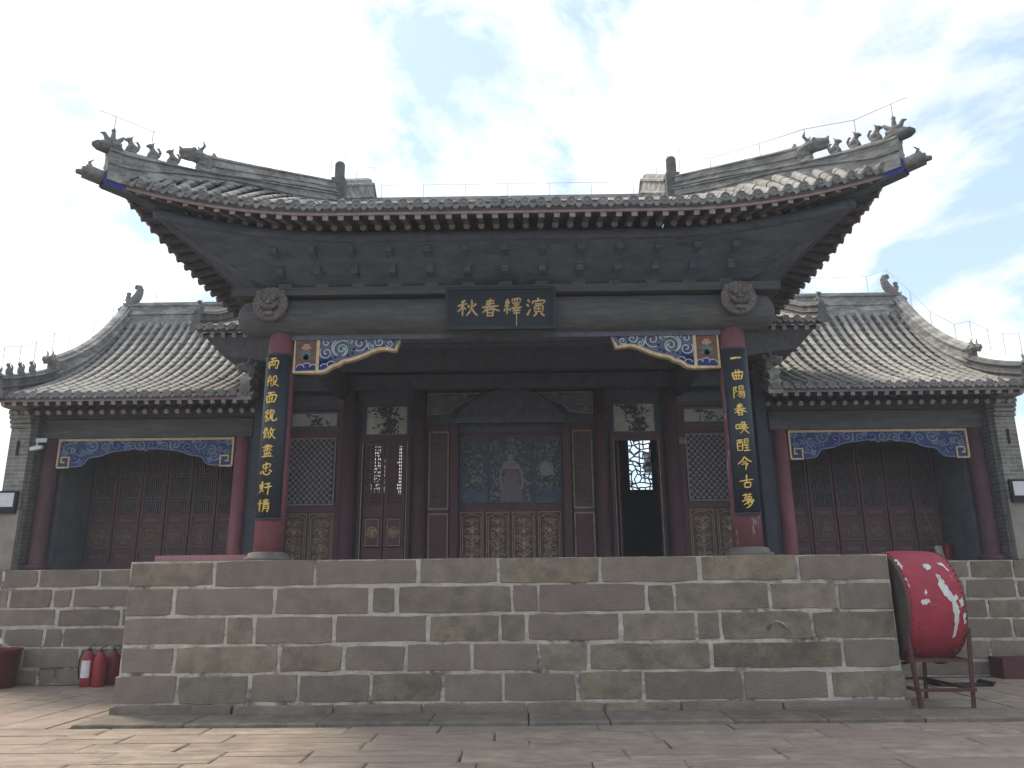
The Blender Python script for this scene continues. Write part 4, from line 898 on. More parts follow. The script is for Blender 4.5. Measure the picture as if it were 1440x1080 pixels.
# shrine: carved arch, triptych, carved panels
arch_ = MB(); pts = arc(0, 4.30, 1.22, math.pi*0.86, math.pi*0.14, 18)
arch_.prism([(-1.15, 4.72), (1.15, 4.72)] + [(x, z-0.1) for x, z in reversed(pts) if z-0.1 > 4.73], YW-0.26, YW-0.18); arch_ = arch_.build('carved_canopy', DARKW, hall)
mb = MB()
for k in range(12):
    a = lerp(-0.95, 0.95, k/11); zz = 4.80 + 0.22*(1-(abs(a)/1.1)**2)*R.random(); mb.strip(spiral(a, zz+0.05, 0.09, 1.4, R.random()*6, R.choice((-1,1)), 14), 0.02, YW-0.285, YW-0.26)
mb.strip([(x, z-0.14) for x, z in pts], 0.035, YW-0.285, YW-0.255); mb.build('relief', SLATE, arch_)
for s in (-1, 1):
    poly = [(s*1.64, 5.34), (s*0.55, 5.34), (s*0.75, 5.22), (s*1.05, 5.10), (s*1.2, 4.95), (s*1.64, 4.90)]
    mb = MB(); mb.prism(poly if s < 0 else list(reversed(poly)), YW-0.16, YW-0.10); sp_ = mb.build('arch_spandrel', SLATE, hall)
    mb = MB(); mb.strip(poly, 0.025, YW-0.175, YW-0.155, closed=True)
    for cx, cz, r in ((1.42,5.15,0.12),(1.12,5.22,0.08),(0.9,5.27,0.05),(1.5,4.99,0.06)): mb.strip(spiral(s*cx, cz, r, 1.5, 0, s, 16), 0.018, YW-0.175, YW-0.155)
    mb.build('relief', GILT, sp_)
tri = MB(); tri.box(-1.03, 1.03, YW-0.05, YW+0.05, 3.08, 4.56); tri = tri.build('triptych', MAROON, hall)
for a, b in ((-0.98, -0.47), (-0.41, 0.41), (0.47, 0.98)):
    mb = MB(); mb.box(a, b, YW-0.06, YW-0.05, 3.18, 4.46); pp = mb.build('painted_panel', DUSKBL, tri)
    mb = MB(); frame(mb, a-0.02, b+0.02, 3.16, 4.48, YW-0.05, 0.022, 0.03); mb.build('panel_frame', SLATE, pp)
    mb = MB()
    if a > -0.45 and b < 0.45:
        robe = [(-0.22,3.2),(-0.19,3.45),(-0.12,3.72),(-0.10,3.80),(0.11,3.80),(0.13,3.72),(0.2,3.45),(0.25,3.2)]; mb.prism(robe, YW-0.068, YW-0.058)
        for x in (-0.12, -0.04, 0.05, 0.14): mb.strip([(x*0.5, 3.74), (x, 3.45), (x*1.35, 3.21)], [0.008, 0.016, 0.02], YW-0.071, YW-0.066)
        mb.build('painted_robe', ROBE, pp)
        mb = MB(); mb.prism([(-0.13,3.80),(-0.15,3.92),(-0.09,3.985),(-0.03,4.0),(0.04,4.0),(0.10,3.98),(0.16,3.92),(0.13,3.80)], YW-0.069, YW-0.058)
        mb.prism([(0.005+0.058*math.cos(t), 4.055+0.075*math.sin(t)) for t in [2*math.pi*i/14 for i in range(14)]], YW-0.072, YW-0.058)
        mb.strip(smooth_pts([(-0.14,3.9),(-0.2,3.72),(-0.19,3.52),(-0.17,3.42)]), 0.045, YW-0.070, YW-0.058); mb.strip(smooth_pts([(0.15,3.9),(0.22,3.72),(0.22,3.52),(0.2,3.42)]), 0.045, YW-0.070, YW-0.058); mb.build('painted_face', FLESH, pp)
        mb = MB(); mb.strip([(-0.1,3.94),(0.0,3.88),(0.12,3.95)], 0.025, YW-0.073, YW-0.066); mb.strip([(-0.13,3.81),(0.13,3.81)], 0.03, YW-0.073, YW-0.066); mb.build('painted_sash', RUST, pp)
        mb = MB(); rr = random.Random(8)
        for k in range(26):
            a = rr.uniform(0.15, math.pi-0.15); r_ = rr.uniform(0.07, 0.19); mb.ball((0.005+r_*0.8*math.cos(a), YW-0.064, 4.09+r_*1.25*math.sin(a)), (rr.uniform(0.016,0.032), 0.01, rr.uniform(0.016,0.032)), 7, 4)
        mb.build('painted_headdress', PGREEN, pp)
        mb = MB(); rr = random.Random(3)
        for k in range(9): mb.ball((rr.choice((-1,1))*rr.uniform(0.24,0.36), YW-0.062, rr.uniform(3.3,3.65)), (0.026,0.006,0.026), 7, 4)
        mb.build('painted_blossom', FLESH, pp)
    else:
        rr = random.Random(int(a*100)); cx = (a+b)/2
        mb.prism([(a+0.02,3.2),(b-0.02,3.2),(b-0.02,3.42+0.05*rr.random()),(cx+0.1,3.38),(cx-0.05,3.46),(a+0.02,3.40)], YW-0.066, YW-0.058); mb.build('painted_rock', SLATE, pp)
        mb = MB()
        for k in range(26): mb.ball((rr.uniform(a+0.04,b-0.04), YW-0.062, rr.uniform(3.5,4.36)), (rr.uniform(0.012,0.03),0.005,rr.uniform(0.012,0.026)), 6, 4)
        mb.build('painted_blossom', PBLUE, pp)
        for nm, mm, cnt in (('painted_leaf', PGREEN, 34), ('painted_branch', RUST, 14)):
            mb = MB()
            for k in range(cnt):
                px, pz, an, l = rr.uniform(a+0.06, b-0.06), rr.uniform(3.46, 4.38), rr.uniform(0, 3.1), rr.uniform(0.02, 0.05)
                mb.strip([(px-l*math.cos(an), pz-l*math.sin(an)), (px, pz+0.005), (px+l*math.cos(an), pz+l*math.sin(an))], [0.006, 0.02 if cnt > 20 else 0.01, 0.004], YW-0.0665-0.0001*k, YW-0.058)
            mb.build(nm, mm, pp)
        if a > 0:
            mb = MB(); mb.prism(arc(cx-0.02, 3.82, 0.14, 0, 2*math.pi*15/16, 15), YW-0.064, YW-0.058); mb.build('painted_moon', MOON, pp)
for k in range(4):
    a = -1.0 + k*0.5; carved_panel(a+0.01, a+0.47, 2.03, 3.0, YW-0.05, hall, 60+k)
mb = MB(); mb.box(-1.03, 1.03, YW-0.04, YW+0.05, 1.98, 3.08); mb.build('shrine_base', MAROON, hall)
# room behind, with two cracked-ice windows
YK = 7.4
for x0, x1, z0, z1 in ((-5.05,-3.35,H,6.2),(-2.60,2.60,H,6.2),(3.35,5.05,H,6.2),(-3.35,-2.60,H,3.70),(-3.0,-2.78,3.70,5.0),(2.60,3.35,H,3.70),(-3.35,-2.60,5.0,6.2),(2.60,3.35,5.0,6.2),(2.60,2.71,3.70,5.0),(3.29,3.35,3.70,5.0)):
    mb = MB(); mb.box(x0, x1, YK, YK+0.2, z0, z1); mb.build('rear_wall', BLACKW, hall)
for s in (-1, 1):
    mb = MB(); mb.box(s*5.05-0.08, s*5.05+0.08, YW+0.14, YK, H, 6.4); mb.build('side_wall', DARKW, hall)
    x0, x1 = min(s*2.70, s*3.30), max(s*2.70, s*3.30); rr = random.Random(9+s); mb = MB(); frame(mb, x0, x1, 3.70, 5.0, YK+0.02, 0.04, 0.05)
    # cracked ice: random convex cells from a jittered grid, drawn as bars
    nx, nz = 6, 13; G = {}
    for i in range(nx+1):
        for j in range(nz+1):
            G[i, j] = (lerp(x0, x1, i/nx) + (rr.uniform(-0.05, 0.05) if 0 < i < nx else 0), lerp(3.70, 5.0, j/nz) + (rr.uniform(-0.045, 0.045) if 0 < j < nz else 0))
    for i in range(nx+1):
        for j in range(nz+1):
            for di, dj in ((1, 0), (0, 1)):
                if (i+di, j+dj) in G and rr.random() < 0.84: mb.strip([G[i,j], G[i+di,j+dj]], 0.026, YK+0.0, YK+0.03)
            if (i+1, j+1) in G and rr.random() < 0.3:
                a, b = (G[i,j], G[i+1,j+1]) if rr.random() < 0.5 else (G[i+1,j], G[i,j+1]); mb.strip([a, b], 0.020, YK+0.001, YK+0.029)
    mb.build('cracked_ice_lattice', BLACKW, hall)
mb = MB(); mb.add([(3.09, YK-0.015, 4.13), (3.28, YK-0.015, 4.13), (3.28, YK-0.015, 4.63), (3.09, YK-0.015, 4.63)], [(0,1,2,3)]); mb.build('paper_notice', PAPERT, hall)
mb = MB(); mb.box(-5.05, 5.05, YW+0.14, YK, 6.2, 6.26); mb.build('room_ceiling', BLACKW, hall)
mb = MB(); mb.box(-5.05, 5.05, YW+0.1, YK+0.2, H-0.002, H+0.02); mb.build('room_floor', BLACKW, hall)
# return walls beside the stage, towards the side halls
for s in (-1, 1):
    mb = MB(); mb.box(min(s*4.42, s*5.1), max(s*4.42, s*5.1), 4.15, 4.3, H, 6.0); mb.build('return_panel', BLACKW, hall)
    mb = MB(); mb.box(s*4.72-0.10, s*4.72+0.10, 3.55, 4.15, H, 5.5); mb.build('return_post', BLACKW, hall)
# small switch box by the right columns
mb = MB(); mb.box(3.30, 3.42, YW-0.25, YW-0.17, 4.25, 4.38); mb.build('switch_box', CARVE, hall)

# ---------------------------------------------------------------- low side eaves tucked behind the main roof
for s in (-1, 1):
    ex = MB(); ex.add([(s*4.3,2.9,6.30),(s*5.78,2.9,6.30),(s*5.78,4.9,7.15),(s*4.3,4.9,7.15),(s*4.3,2.9,6.22),(s*5.78,2.9,6.22),(s*5.78,4.9,7.05),(s*4.3,4.9,7.05)], [(0,1,2,3),(4,7,6,5),(0,4,5,1),(1,5,6,2),(2,6,7,3),(3,7,4,0)])
    ex = ex.build('side_eave', DECK, hall)
    for k in range(7):
        x = s*(5.72 - k*0.206); p = [Vector((x, 2.86, 6.31)), Vector((x, 3.6, 6.58)), Vector((x, 4.3, 6.88)), Vector((x, 4.9, 7.17))]
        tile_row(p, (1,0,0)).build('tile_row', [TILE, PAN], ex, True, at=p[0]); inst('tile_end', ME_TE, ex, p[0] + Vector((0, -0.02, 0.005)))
        inst('drip_tile', ME_DT, ex, p[0] + Vector((-s*0.103, -0.01, 0.0)))
        inst('eave_rafter', ME_FLY, ex, (x, 2.94, 6.17), Matrix.Rotation(0.35, 4, 'X'))
    mb = MB(); mb.sweep([(s*5.80, 2.85, 6.34), (s*5.80, 3.6, 6.60), (s*5.80, 4.9, 7.20)], ridge_sec(0.18, 0.30), lat=(1,0,0)); mb.build('edge_ridge', RIDGEDK, ex)
    inst('ridge_beast', ME_BEAST, ex, (s*5.80, 3.0, 6.66), facing(s*0.3, -1))
    mb = MB(); mb.add([(s*4.3,3.0,6.2),(s*5.7,3.0,6.2),(s*5.45,3.3,5.90),(s*4.3,3.3,5.72),(s*4.3,4.6,6.2),(s*5.7,4.6,6.2),(s*5.45,4.6,5.90),(s*4.3,4.6,5.72)], [(0,1,2,3),(4,7,6,5),(0,4,5,1),(1,5,6,2),(2,6,7,3),(3,7,4,0)]); mb.build('eave_box', DECK, ex)
    mb = MB(); mb.box(s*4.9-0.4, s*4.9+0.4, 4.3, 4.5, 5.4, 7.0); mb.build('eave_wall', DARKW, ex)

# ================================================================== HANGING BOARDS WITH WRITING
def glyph(mb, strokes, cx, cz, w, h, y0, y1, fn=None, base=9.0):
    """brush strokes on a 100 x 100 grid, y down"""
    for st in strokes:
        wd = base; pts = st
        if isinstance(st[-1], (int, float)): wd = st[-1]; pts = st[:-1]
        P = smooth_pts(pts, 4); n = len(P)
        ws = []
        for i in range(n):
            t = i/(n-1); ws.append(wd*h/100*(0.55 + 0.55*math.sin(math.pi*min(1, t*1.3+0.12))**0.8 if t < 0.75 else lerp(1.02, 0.35, (t-0.75)/0.25)))
        mb.strip([(cx + (x-50)/100*w, cz - (y-50)/100*h) for x, y in P], ws, y0 + R.uniform(-0.002, 0.002), y1, fn)
GL = {
 'qiu': [[(42,8),(32,14),(20,18)],[(4,40),(28,32),(52,26)],[(30,16),(29,60),(28,94)],[(28,42),(18,58),(4,70)],[(32,44),(40,52),(46,58)],[(56,34),(58,44),(60,52)],[(94,26),(88,36),(80,42)],[(73,6),(74,36),(66,66),(46,94)],[(72,48),(84,72),(102,92)]],
 'chun': [[(28,18),(50,14),(72,12)],[(26,31),(50,29),(74,26)],[(6,48),(50,44),(96,40)],[(50,0),(48,26),(36,52),(8,78)],[(50,42),(70,58),(100,68)],[(34,60),(34,80),(34,98)],[(34,61),(64,58),(63,78),(63,98)],[(36,78),(62,76),7],[(36,94),(62,93),7]],
 'yi': [[(26,8),(18,20),(10,28),(26,30)],[(34,22),(20,36),(8,48),(34,45)],[(20,48),(20,70),(19,90)],[(8,60),(6,68),(2,76)],[(30,58),(34,64),(38,72)],[(48,8),(48,20),(49,32),7],[(48,10),(70,7),(92,6),(88,30),7],[(62,10),(62,30),6],[(76,9),(75,29),6],[(48,32),(70,31),(88,30),6],[(54,43),(70,42),(86,40),7],[(68,34),(68,56),7],[(42,58),(70,55),(100,52),8],[(56,60),(60,68),7],[(84,58),(76,68),7],[(48,73),(72,71),(94,69),7],[(52,85),(72,84),(90,82),7],[(70,58),(70,110),(69,160),4.5]],
 'yan': [[(6,10),(12,16),(18,24)],[(0,36),(6,40),(12,46)],[(2,94),(10,80),(20,62)],[(62,0),(63,6),(64,12)],[(34,18),(33,26),(30,34)],[(34,20),(64,17),(98,14),(88,32)],[(44,34),(64,32),(84,31),7],[(42,46),(43,60),(44,76),7],[(42,46),(64,44),(88,43),(86,76),8],[(44,60),(64,59),(84,58),6],[(64,32),(64,74),7],[(44,75),(64,74),(84,73),6],[(54,80),(48,90),(36,100)],[(74,80),(86,90),(96,100)]],
 'liang': [[(28,8),(50,6),(72,4),11],[(16,34),(14,60),(20,90),12],[(18,34),(50,28),(88,26),(86,60),(78,88),(66,80),10],[(46,10),(44,40),(24,70),8],[(40,48),(52,60),7],[(66,30),(62,50),(48,72),8],[(62,52),(72,66),7]],
 'ban': [[(30,4),(22,12),7],[(14,22),(16,60),(8,92),8],[(16,22),(40,18),(42,60),(40,90),7],[(4,56),(30,46),(52,40),6],[(26,30),(30,38),6],[(60,14),(58,32),(50,46),7],[(60,14),(80,10),(82,34),(94,34),7],[(56,54),(82,48),(70,74),(44,96),8],[(58,62),(78,80),(104,92),8]],
 'mian': [[(22,10),(50,6),(80,4),11],[(50,8),(44,26),10],[(14,36),(16,60),(22,88),12],[(16,34),(50,28),(90,26),(84,60),(74,88),12],[(38,36),(40,78),8],[(62,34),(58,78),8],[(40,54),(58,52),6],[(22,86),(50,82),(74,80),9]],
 'mao': [[(40,4),(24,16),(8,22),9],[(10,30),(16,36),8],[(22,26),(26,34),7],[(38,24),(28,44),(6,58),9],[(20,48),(34,70),(26,96),(14,90),10],[(26,60),(8,76),7],[(62,2),(54,12),8],[(50,16),(50,46),8],[(50,16),(82,12),(78,44),9],[(52,30),(78,28),6],[(52,46),(78,44),7],[(58,48),(54,74),(38,94),9],[(70,48),(70,82),(82,92),(102,84),(100,70),10]],
 'zuo': [[(26,4),(16,30),(2,50),9],[(16,32),(16,60),(14,94),9],[(26,30),(48,26),8],[(38,10),(38,50),8],[(28,54),(28,84),7],[(28,54),(50,50),(48,80),7],[(28,82),(48,80),6],[(70,6),(64,28),(54,44),8],[(62,30),(80,26),(100,22),8],[(84,28),(76,64),(50,96),9],[(62,42),(76,70),(106,96),9]],
 'jin': [[(50,0),(50,50),8],[(26,12),(50,10),(76,8),(74,30),8],[(6,24),(50,20),(94,16),7],[(22,36),(50,33),(78,30),7],[(14,50),(50,46),(88,42),7],[(26,58),(30,66),7],[(46,56),(48,64),7],[(72,54),(64,64),7],[(26,72),(28,94),7],[(26,72),(50,70),(76,68),(74,92),7],[(42,72),(42,92),6],[(58,71),(58,92),6],[(6,96),(50,94),(96,92),8]],
 'zhong': [[(24,20),(24,36),(28,48),9],[(24,22),(50,16),(82,14),(72,42),9],[(28,46),(50,44),(72,42),7],[(50,0),(50,30),(48,60),9],[(10,68),(8,80),(2,90),9],[(26,64),(34,88),(60,96),(78,88),(76,76),9],[(46,62),(52,72),8],[(76,58),(88,68),(94,76),9]],
 'jian': [[(30,6),(22,40),(8,64),9],[(10,40),(28,64),(40,90),8],[(36,30),(30,60),(4,96),9],[(2,40),(24,34),(48,26),8],[(56,30),(76,24),(92,20),8],[(48,56),(76,50),(104,44),9],[(78,26),(78,66),(74,112),9]],
 'qing': [[(20,4),(20,50),(18,100),9],[(6,30),(4,44),8],[(30,26),(36,36),8],[(44,16),(66,12),(90,10),8],[(48,28),(66,26),(86,24),7],[(40,40),(66,37),(98,34),8],[(66,2),(66,38),8],[(50,50),(50,76),(42,100),8],[(50,50),(86,46),(84,96),(74,90),9],[(52,62),(82,60),6],[(52,76),(82,74),6]],
 'yi1': [[(8,54),(50,50),(92,46),15]],
 'qu': [[(14,34),(18,60),(24,88),13],[(14,34),(50,30),(90,28),(84,60),(76,88),13],[(40,8),(40,46),(42,86),9],[(62,6),(60,44),(58,86),9],[(22,58),(50,56),(80,54),8],[(24,86),(50,84),(76,84),9]],
 'yang': [[(14,12),(14,60),(12,100),8],[(14,14),(36,10),(26,30),(36,44),(22,54),8],[(54,4),(54,34),7],[(54,4),(86,0),(84,32),7],[(56,18),(82,16),6],[(54,34),(84,32),6],[(44,48),(70,45),(100,42),8],[(60,48),(50,66),(38,78),7],[(54,60),(92,54),(86,92),(74,98),8],[(70,60),(60,78),(46,90),6],[(84,58),(74,80),(58,96),6]],
 'huan': [[(8,34),(10,66),9],[(8,34),(32,30),(30,62),10],[(12,62),(30,60),8],[(58,4),(50,20),(40,32),8],[(54,16),(78,12),(68,26),7],[(46,34),(46,56),7],[(46,34),(84,30),(82,54),8],[(58,36),(56,52),6],[(72,34),(74,50),6],[(34,62),(70,58),(104,54),8],[(68,32),(62,70),(36,100),8],[(68,64),(82,80),(104,98),8]],
 'xing': [[(2,14),(26,10),(48,8),8],[(8,28),(8,94),9],[(8,28),(44,24),(42,92),9],[(20,12),(20,44),7],[(32,12),(32,42),7],[(10,60),(42,58),6],[(8,92),(42,90),7],[(60,6),(60,36),7],[(60,6),(88,2),(86,34),7],[(62,20),(86,18),6],[(60,36),(86,34),6],[(60,44),(54,58),7],[(58,54),(94,48),7],[(60,72),(92,68),7],[(52,94),(76,92),(102,88),8],[(76,42),(76,92),7]],
 'jin1': [[(50,0),(32,30),(0,58),9],[(50,4),(72,26),(104,40),10],[(36,42),(52,40),(66,38),8],[(26,60),(50,56),(72,52),(62,72),8],[(62,56),(56,84),(54,104),8]],
 'gu': [[(2,50),(50,42),(104,34),8],[(54,0),(52,30),(50,62),9],[(34,64),(36,80),(40,98),10],[(34,64),(56,60),(80,60),(74,96),10],[(40,96),(74,94),8]],
 'meng': [[(14,16),(50,12),(86,8),8],[(36,2),(38,26),8],[(66,0),(62,24),8],[(28,30),(28,46),7],[(28,30),(76,28),(74,44),7],[(44,30),(44,44),6],[(60,30),(60,44),6],[(28,46),(74,44),6],[(14,54),(12,66),9],[(14,56),(90,50),(84,64),9],[(52,58),(40,74),(18,86),8],[(46,70),(80,64),(66,92),(34,112),9],[(48,78),(58,86),7]],
}
# name plaque
plq = thing('name_plaque', 'black name plaque with four gold characters hung in the middle of the lintel', 'plaque', (-0.065, 0.0, 5.53))
mb = MB(); mb.box(-0.865, 0.735, -0.02, 0.06, 5.22, 5.86); mb.build('board', LACQ, plq)
mb = MB(); frame(mb, -0.875, 0.745, 5.21, 5.87, -0.018, 0.045, 0.025); mb.build('board_rim', BOARD, plq)
def px2x(px): return (px-704.5)/96.2 - 0.065
for g, px, w in (('qiu', 657, 0.30), ('chun', 690, 0.28), ('yi', 721.5, 0.27), ('yan', 754, 0.27)):
    mb = MB(); glyph(mb, GL[g], px2x(px), 5.545 + (0.01 if g == 'yi' else 0), w, 0.285, -0.036, -0.02, base=9.5); mb.build('gold_character', GOLDQ, plq)
# couplet boards curved round the columns
for s, txt, lab in ((-1, ['liang','ban','mian','mao','zuo','jin','zhong','jian','qing'], 'black couplet board with gold brush writing on the column beside the pink slab'), (1, ['yi1','qu','yang','chun','huan','xing','jin1','gu','meng'], 'black couplet board with gold brush writing on the column with peeling paint')):
    cx, cy, rr_c = s*3.365, YC+0.0, 0.245
    bd = thing('couplet_board', lab, 'couplet board', (cx, cy-rr_c, 3.75), 'pair of couplet boards on the front columns')
    def fn(x, y, z, cx=cx, cy=cy): a = x/0.245; r = 0.245 - y; return (cx + r*math.sin(a), cy - r*math.cos(a), z)
    n = 12; mb = MB(); vs = []
    for i in range(n+1):
        x = lerp(-0.205, 0.205, i/n)
        for y, z in ((0, 2.53), (0, 4.96), (0.03, 2.53), (0.03, 4.96)): vs.append(fn(x, y, z))
    fs = []
    for i in range(n): a, b = 4*i, 4*i+4; fs += [(a, b, b+1, a+1), (a+2, a+3, b+3, b+2), (a+1, b+1, b+3, a+3), (a, a+2, b+2, b)]
    fs += [(0,1,3,2), (4*n, 4*n+2, 4*n+3, 4*n+1)]
    mb.add(vs, fs); mb.build('board', BOARD, bd, True)
    for z in (2.545, 4.945): mb = MB(); mb.strip([(lerp(-0.2, 0.2, i/10), z) for i in range(11)], 0.03, -0.008, 0.0, fn); mb.build('end_band', BOARD, bd)
    for k, g in enumerate(txt):
        mb = MB(); glyph(mb, GL[g], -0.045 if s < 0 else -0.01, lerp(4.79, 2.73, k/8), 0.185, 0.185, -0.014, 0.0, fn, base=10); mb.build('gold_character', GOLD, bd)

# ================================================================== SIDE HALLS
def wprof(u): return 0.42*u + 0.0246*u*u*abs(u)
WE, WR, WZ0 = 3.15, 6.85, 5.12
def wz(y): u = y-WE if y <= WR else 2*WR-WE-y; return WZ0 + wprof(u)
for s in (-1, 1):
    wh = thing('side_hall', ('side hall with carved doors and curved tiled roof behind the extinguishers and tub' if s < 0 else 'side hall with carved doors and curved tiled roof behind the red drum'), 'hall', (s*7.2, 4.2, H), 'two side halls flanking the stage')
    A = lambda a, b: (min(s*a, s*b), max(s*a, s*b))
    XO = 9.55
    ys = [lerp(WE, WR, i/12) for i in range(13)]; yr = [2*WR-y for y in reversed(ys[:-1])]; Y = ys+yr
    x0, x1 = A(4.86, XO)
    mb = MB(); n = len(Y)
    for off in (0.0, -0.08): mb.add([(x0, y, wz(y)-0.012+off) for y in Y] + [(x1, y, wz(y)-0.012+off) for y in Y], [(i, n+i, n+i+1, i+1) for i in range(n-1)])
    mb.add([(x0, WE, WZ0-0.012), (x1, WE, WZ0-0.012), (x1, WE, WZ0-0.092), (x0, WE, WZ0-0.092)], [(0,1,2,3)])
    rf = mb.build('roof', DECK, wh)
    nt = 23
    for i in range(nt):
        x = s*(9.42 - i*SP)
        jit = R.uniform(-0.012, 0.012)
        p = [Vector((x+jit, y, wz(y))) for y in ys]
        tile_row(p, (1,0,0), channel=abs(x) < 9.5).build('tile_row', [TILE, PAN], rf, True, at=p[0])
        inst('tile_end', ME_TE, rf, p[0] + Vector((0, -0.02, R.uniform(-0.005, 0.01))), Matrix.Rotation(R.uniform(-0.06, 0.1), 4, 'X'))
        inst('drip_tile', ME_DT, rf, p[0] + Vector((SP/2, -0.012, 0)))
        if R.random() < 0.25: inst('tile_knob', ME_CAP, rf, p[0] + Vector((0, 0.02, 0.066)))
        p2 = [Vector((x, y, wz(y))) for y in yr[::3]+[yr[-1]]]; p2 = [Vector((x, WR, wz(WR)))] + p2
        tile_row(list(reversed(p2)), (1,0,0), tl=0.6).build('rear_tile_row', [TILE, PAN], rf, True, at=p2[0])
        inst('eave_rafter', ME_FLY, wh, (x, WE+0.06, WZ0-0.145), Matrix.Rotation(0.40, 4, 'X'))
        inst('round_rafter', ME_RND, wh, (x, WE+0.46, WZ0-0.235), Matrix.Rotation(0.42, 4, 'X'))
    mb = MB(); mb.box(x0, x1, WE+0.02, WE+0.045, WZ0-0.118, WZ0-0.03); mb.build('eave_board', EAVEB, wh)
    # main ridge and gable ridges
    zb = wz(WR)-0.12
    mb = MB(); mb.sweep([(s*4.6, WR, zb), (s*9.2, WR, zb)], ridge_sec(0.26, 8.34-zb), lat=(0,1,0)); mb.build('main_ridge', RIDGE, wh)
    inst('ridge_end_dragon', ME_CHIWEN, wh, (s*9.12, WR-0.02, 8.08), facing(s, 0), (0.9, 1.0, 0.95))
    yg = [lerp(4.45, WR, i/12) for i in range(13)]; gx = lambda y: s*(9.24 + 0.22*max(0, (WR-y)/3.6))
    mb = MB(); mb.sweep([(gx(y), y, wz(y)-0.04) for y in yg], lambda i: ridge_sec(0.24, lerp(0.60, 0.52, i/12)), lat=(1,0,0)); mb.build('gable_ridge', RIDGE, wh)
    yl = [lerp(WE-0.1, 4.6, i/8) for i in range(9)]
    mb = MB(); mb.sweep([(gx(y), y, wz(y)-0.04 + 0.10*(1-i/8)**2) for i, y in enumerate(yl)], lambda i: ridge_sec(0.22, 0.36), lat=(1,0,0)); mb.build('gable_ridge_lower', RIDGEDK, wh)
    mb = MB(); mb.sweep([(gx(y), 2*WR-y, wz(y)-0.04) for y in reversed(yg)], ridge_sec(0.24, 0.52), lat=(1,0,0)); mb.build('gable_ridge', RIDGE, wh)
    inst('ridge_dragon', ME_DRAGON, wh, (gx(4.38), 4.36, wz(4.38)+0.38), facing(s*0.05, -1, 0.2), (0.75, 0.8, 0.8))
    for y in ((3.92, 3.62, 3.32) if s < 0 else ()): inst('ridge_beast', ME_BEAST, wh, (gx(y), y, wz(y)+0.33 + 0.1*(1-(y-WE+0.1)/1.55)**2), facing(s*0.05, -1, 0.25), (0.9,)*3)
    inst('rooster_rider', ME_RIDER, wh, (gx(2.98), 3.0, wz(3.0)+0.40), facing(s*0.05, -1, 0.2), (0.9,)*3)
    # inner edge of the roof: short ridge with a pale dragon
    yi = [lerp(WE-0.02, 4.2, i/4) for i in range(5)]
    mb = MB(); mb.sweep([(s*4.90, y, wz(y)-0.04) for y in yi], ridge_sec(0.22, 0.40), lat=(1,0,0)); mb.build('inner_ridge', RIDGE, wh)
    inst('ridge_dragon', ME_DRAGON, wh, (s*4.92, 3.22, WZ0+0.40), facing(s*0.9, -0.5), (0.7, 0.8, 0.85))
    # timber front
    mb = MB(); mb.tube([(x0+0.05, 4.12, 5.16), (x1-0.15, 4.12, 5.16)], 0.10, 10); mb.build('eave_purlin', SLATE, wh, True)
    a, b = A(5.02, 9.18)
    mb = MB(); mb.box(a, b, 4.10, 4.30, 4.86, 5.06); mb.build('upper_lintel', BEAM, wh)
    mb = MB(); mb.box(a, b, 4.06, 4.34, 4.475, 4.835); mb.build('lower_lintel', BEAM, wh)
    for x, r in ((5.23, 0.15), (8.98, 0.16)):
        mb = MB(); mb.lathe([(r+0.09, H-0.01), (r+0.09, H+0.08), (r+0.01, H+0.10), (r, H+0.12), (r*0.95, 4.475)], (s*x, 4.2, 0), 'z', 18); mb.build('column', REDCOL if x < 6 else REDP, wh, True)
    # painted hanging frieze
    X0, X1, ZT = 5.39, 8.83, 4.472; Wd = X1-X0; fn = lambda x, y, z: (s*(X0+x), y, ZT+z)
    low = smooth_pts([(0.27,-0.55),(0.5,-0.52),(0.62,-0.38),(0.85,-0.34),(1.05,-0.26),(1.3,-0.23),(Wd/2-0.1,-0.19),(Wd/2,-0.25),(Wd/2+0.1,-0.19),(Wd-1.3,-0.23),(Wd-1.05,-0.26),(Wd-0.85,-0.34),(Wd-0.62,-0.38),(Wd-0.5,-0.52),(Wd-0.27,-0.55)], 3)
    q = MB(); q.prism([(0,0),(0,-0.55)] + low + [(Wd,-0.55),(Wd,0)], 4.16, 4.21, fn); q = q.build('hanging_frieze', MIDB, wh)
    mb = MB(); mb.strip([(0,-0.02),(Wd,-0.02)], 0.045, 4.13, 4.16, fn)
    for sx, xx in ((1, 0.0), (-1, Wd)):
        mb.strip([(xx+sx*0.015,0),(xx+sx*0.015,-0.55)], 0.035, 4.135, 4.16, fn)
        mb.strip([(xx+sx*0.015,-0.56),(xx+sx*0.24,-0.56),(xx+sx*0.24,-0.36),(xx+sx*0.09,-0.36),(xx+sx*0.09,-0.46),(xx+sx*0.15,-0.46)], 0.034, 4.13, 4.16, fn)
    mb.build('gilt_frame', GOLDP, q)
    cs = []
    for k in range(7):
        t = 0.20 + k*0.235; cs += [(t, -0.13 - 0.04*(k % 2) - (0.08 if k < 2 else 0), 0.105 if k % 2 == 0 else 0.08)]
    cs += [(0.36, -0.36, 0.09), (0.12, -0.28, 0.06), (0.5, -0.30, 0.06), (0.46, -0.45, 0.05)]
    cs = [(a_, b_, c_*1.12) for a_, b_, c_ in cs] + [(0.32 + 0.235*k, -0.05 - 0.02*(k % 2), 0.05) for k in range(6)] + [(0.28, -0.22, 0.06), (0.62, -0.27, 0.05), (0.10, -0.10, 0.07)]
    cs = cs + [(Wd-a_, b_, c_) for a_, b_, c_ in cs]
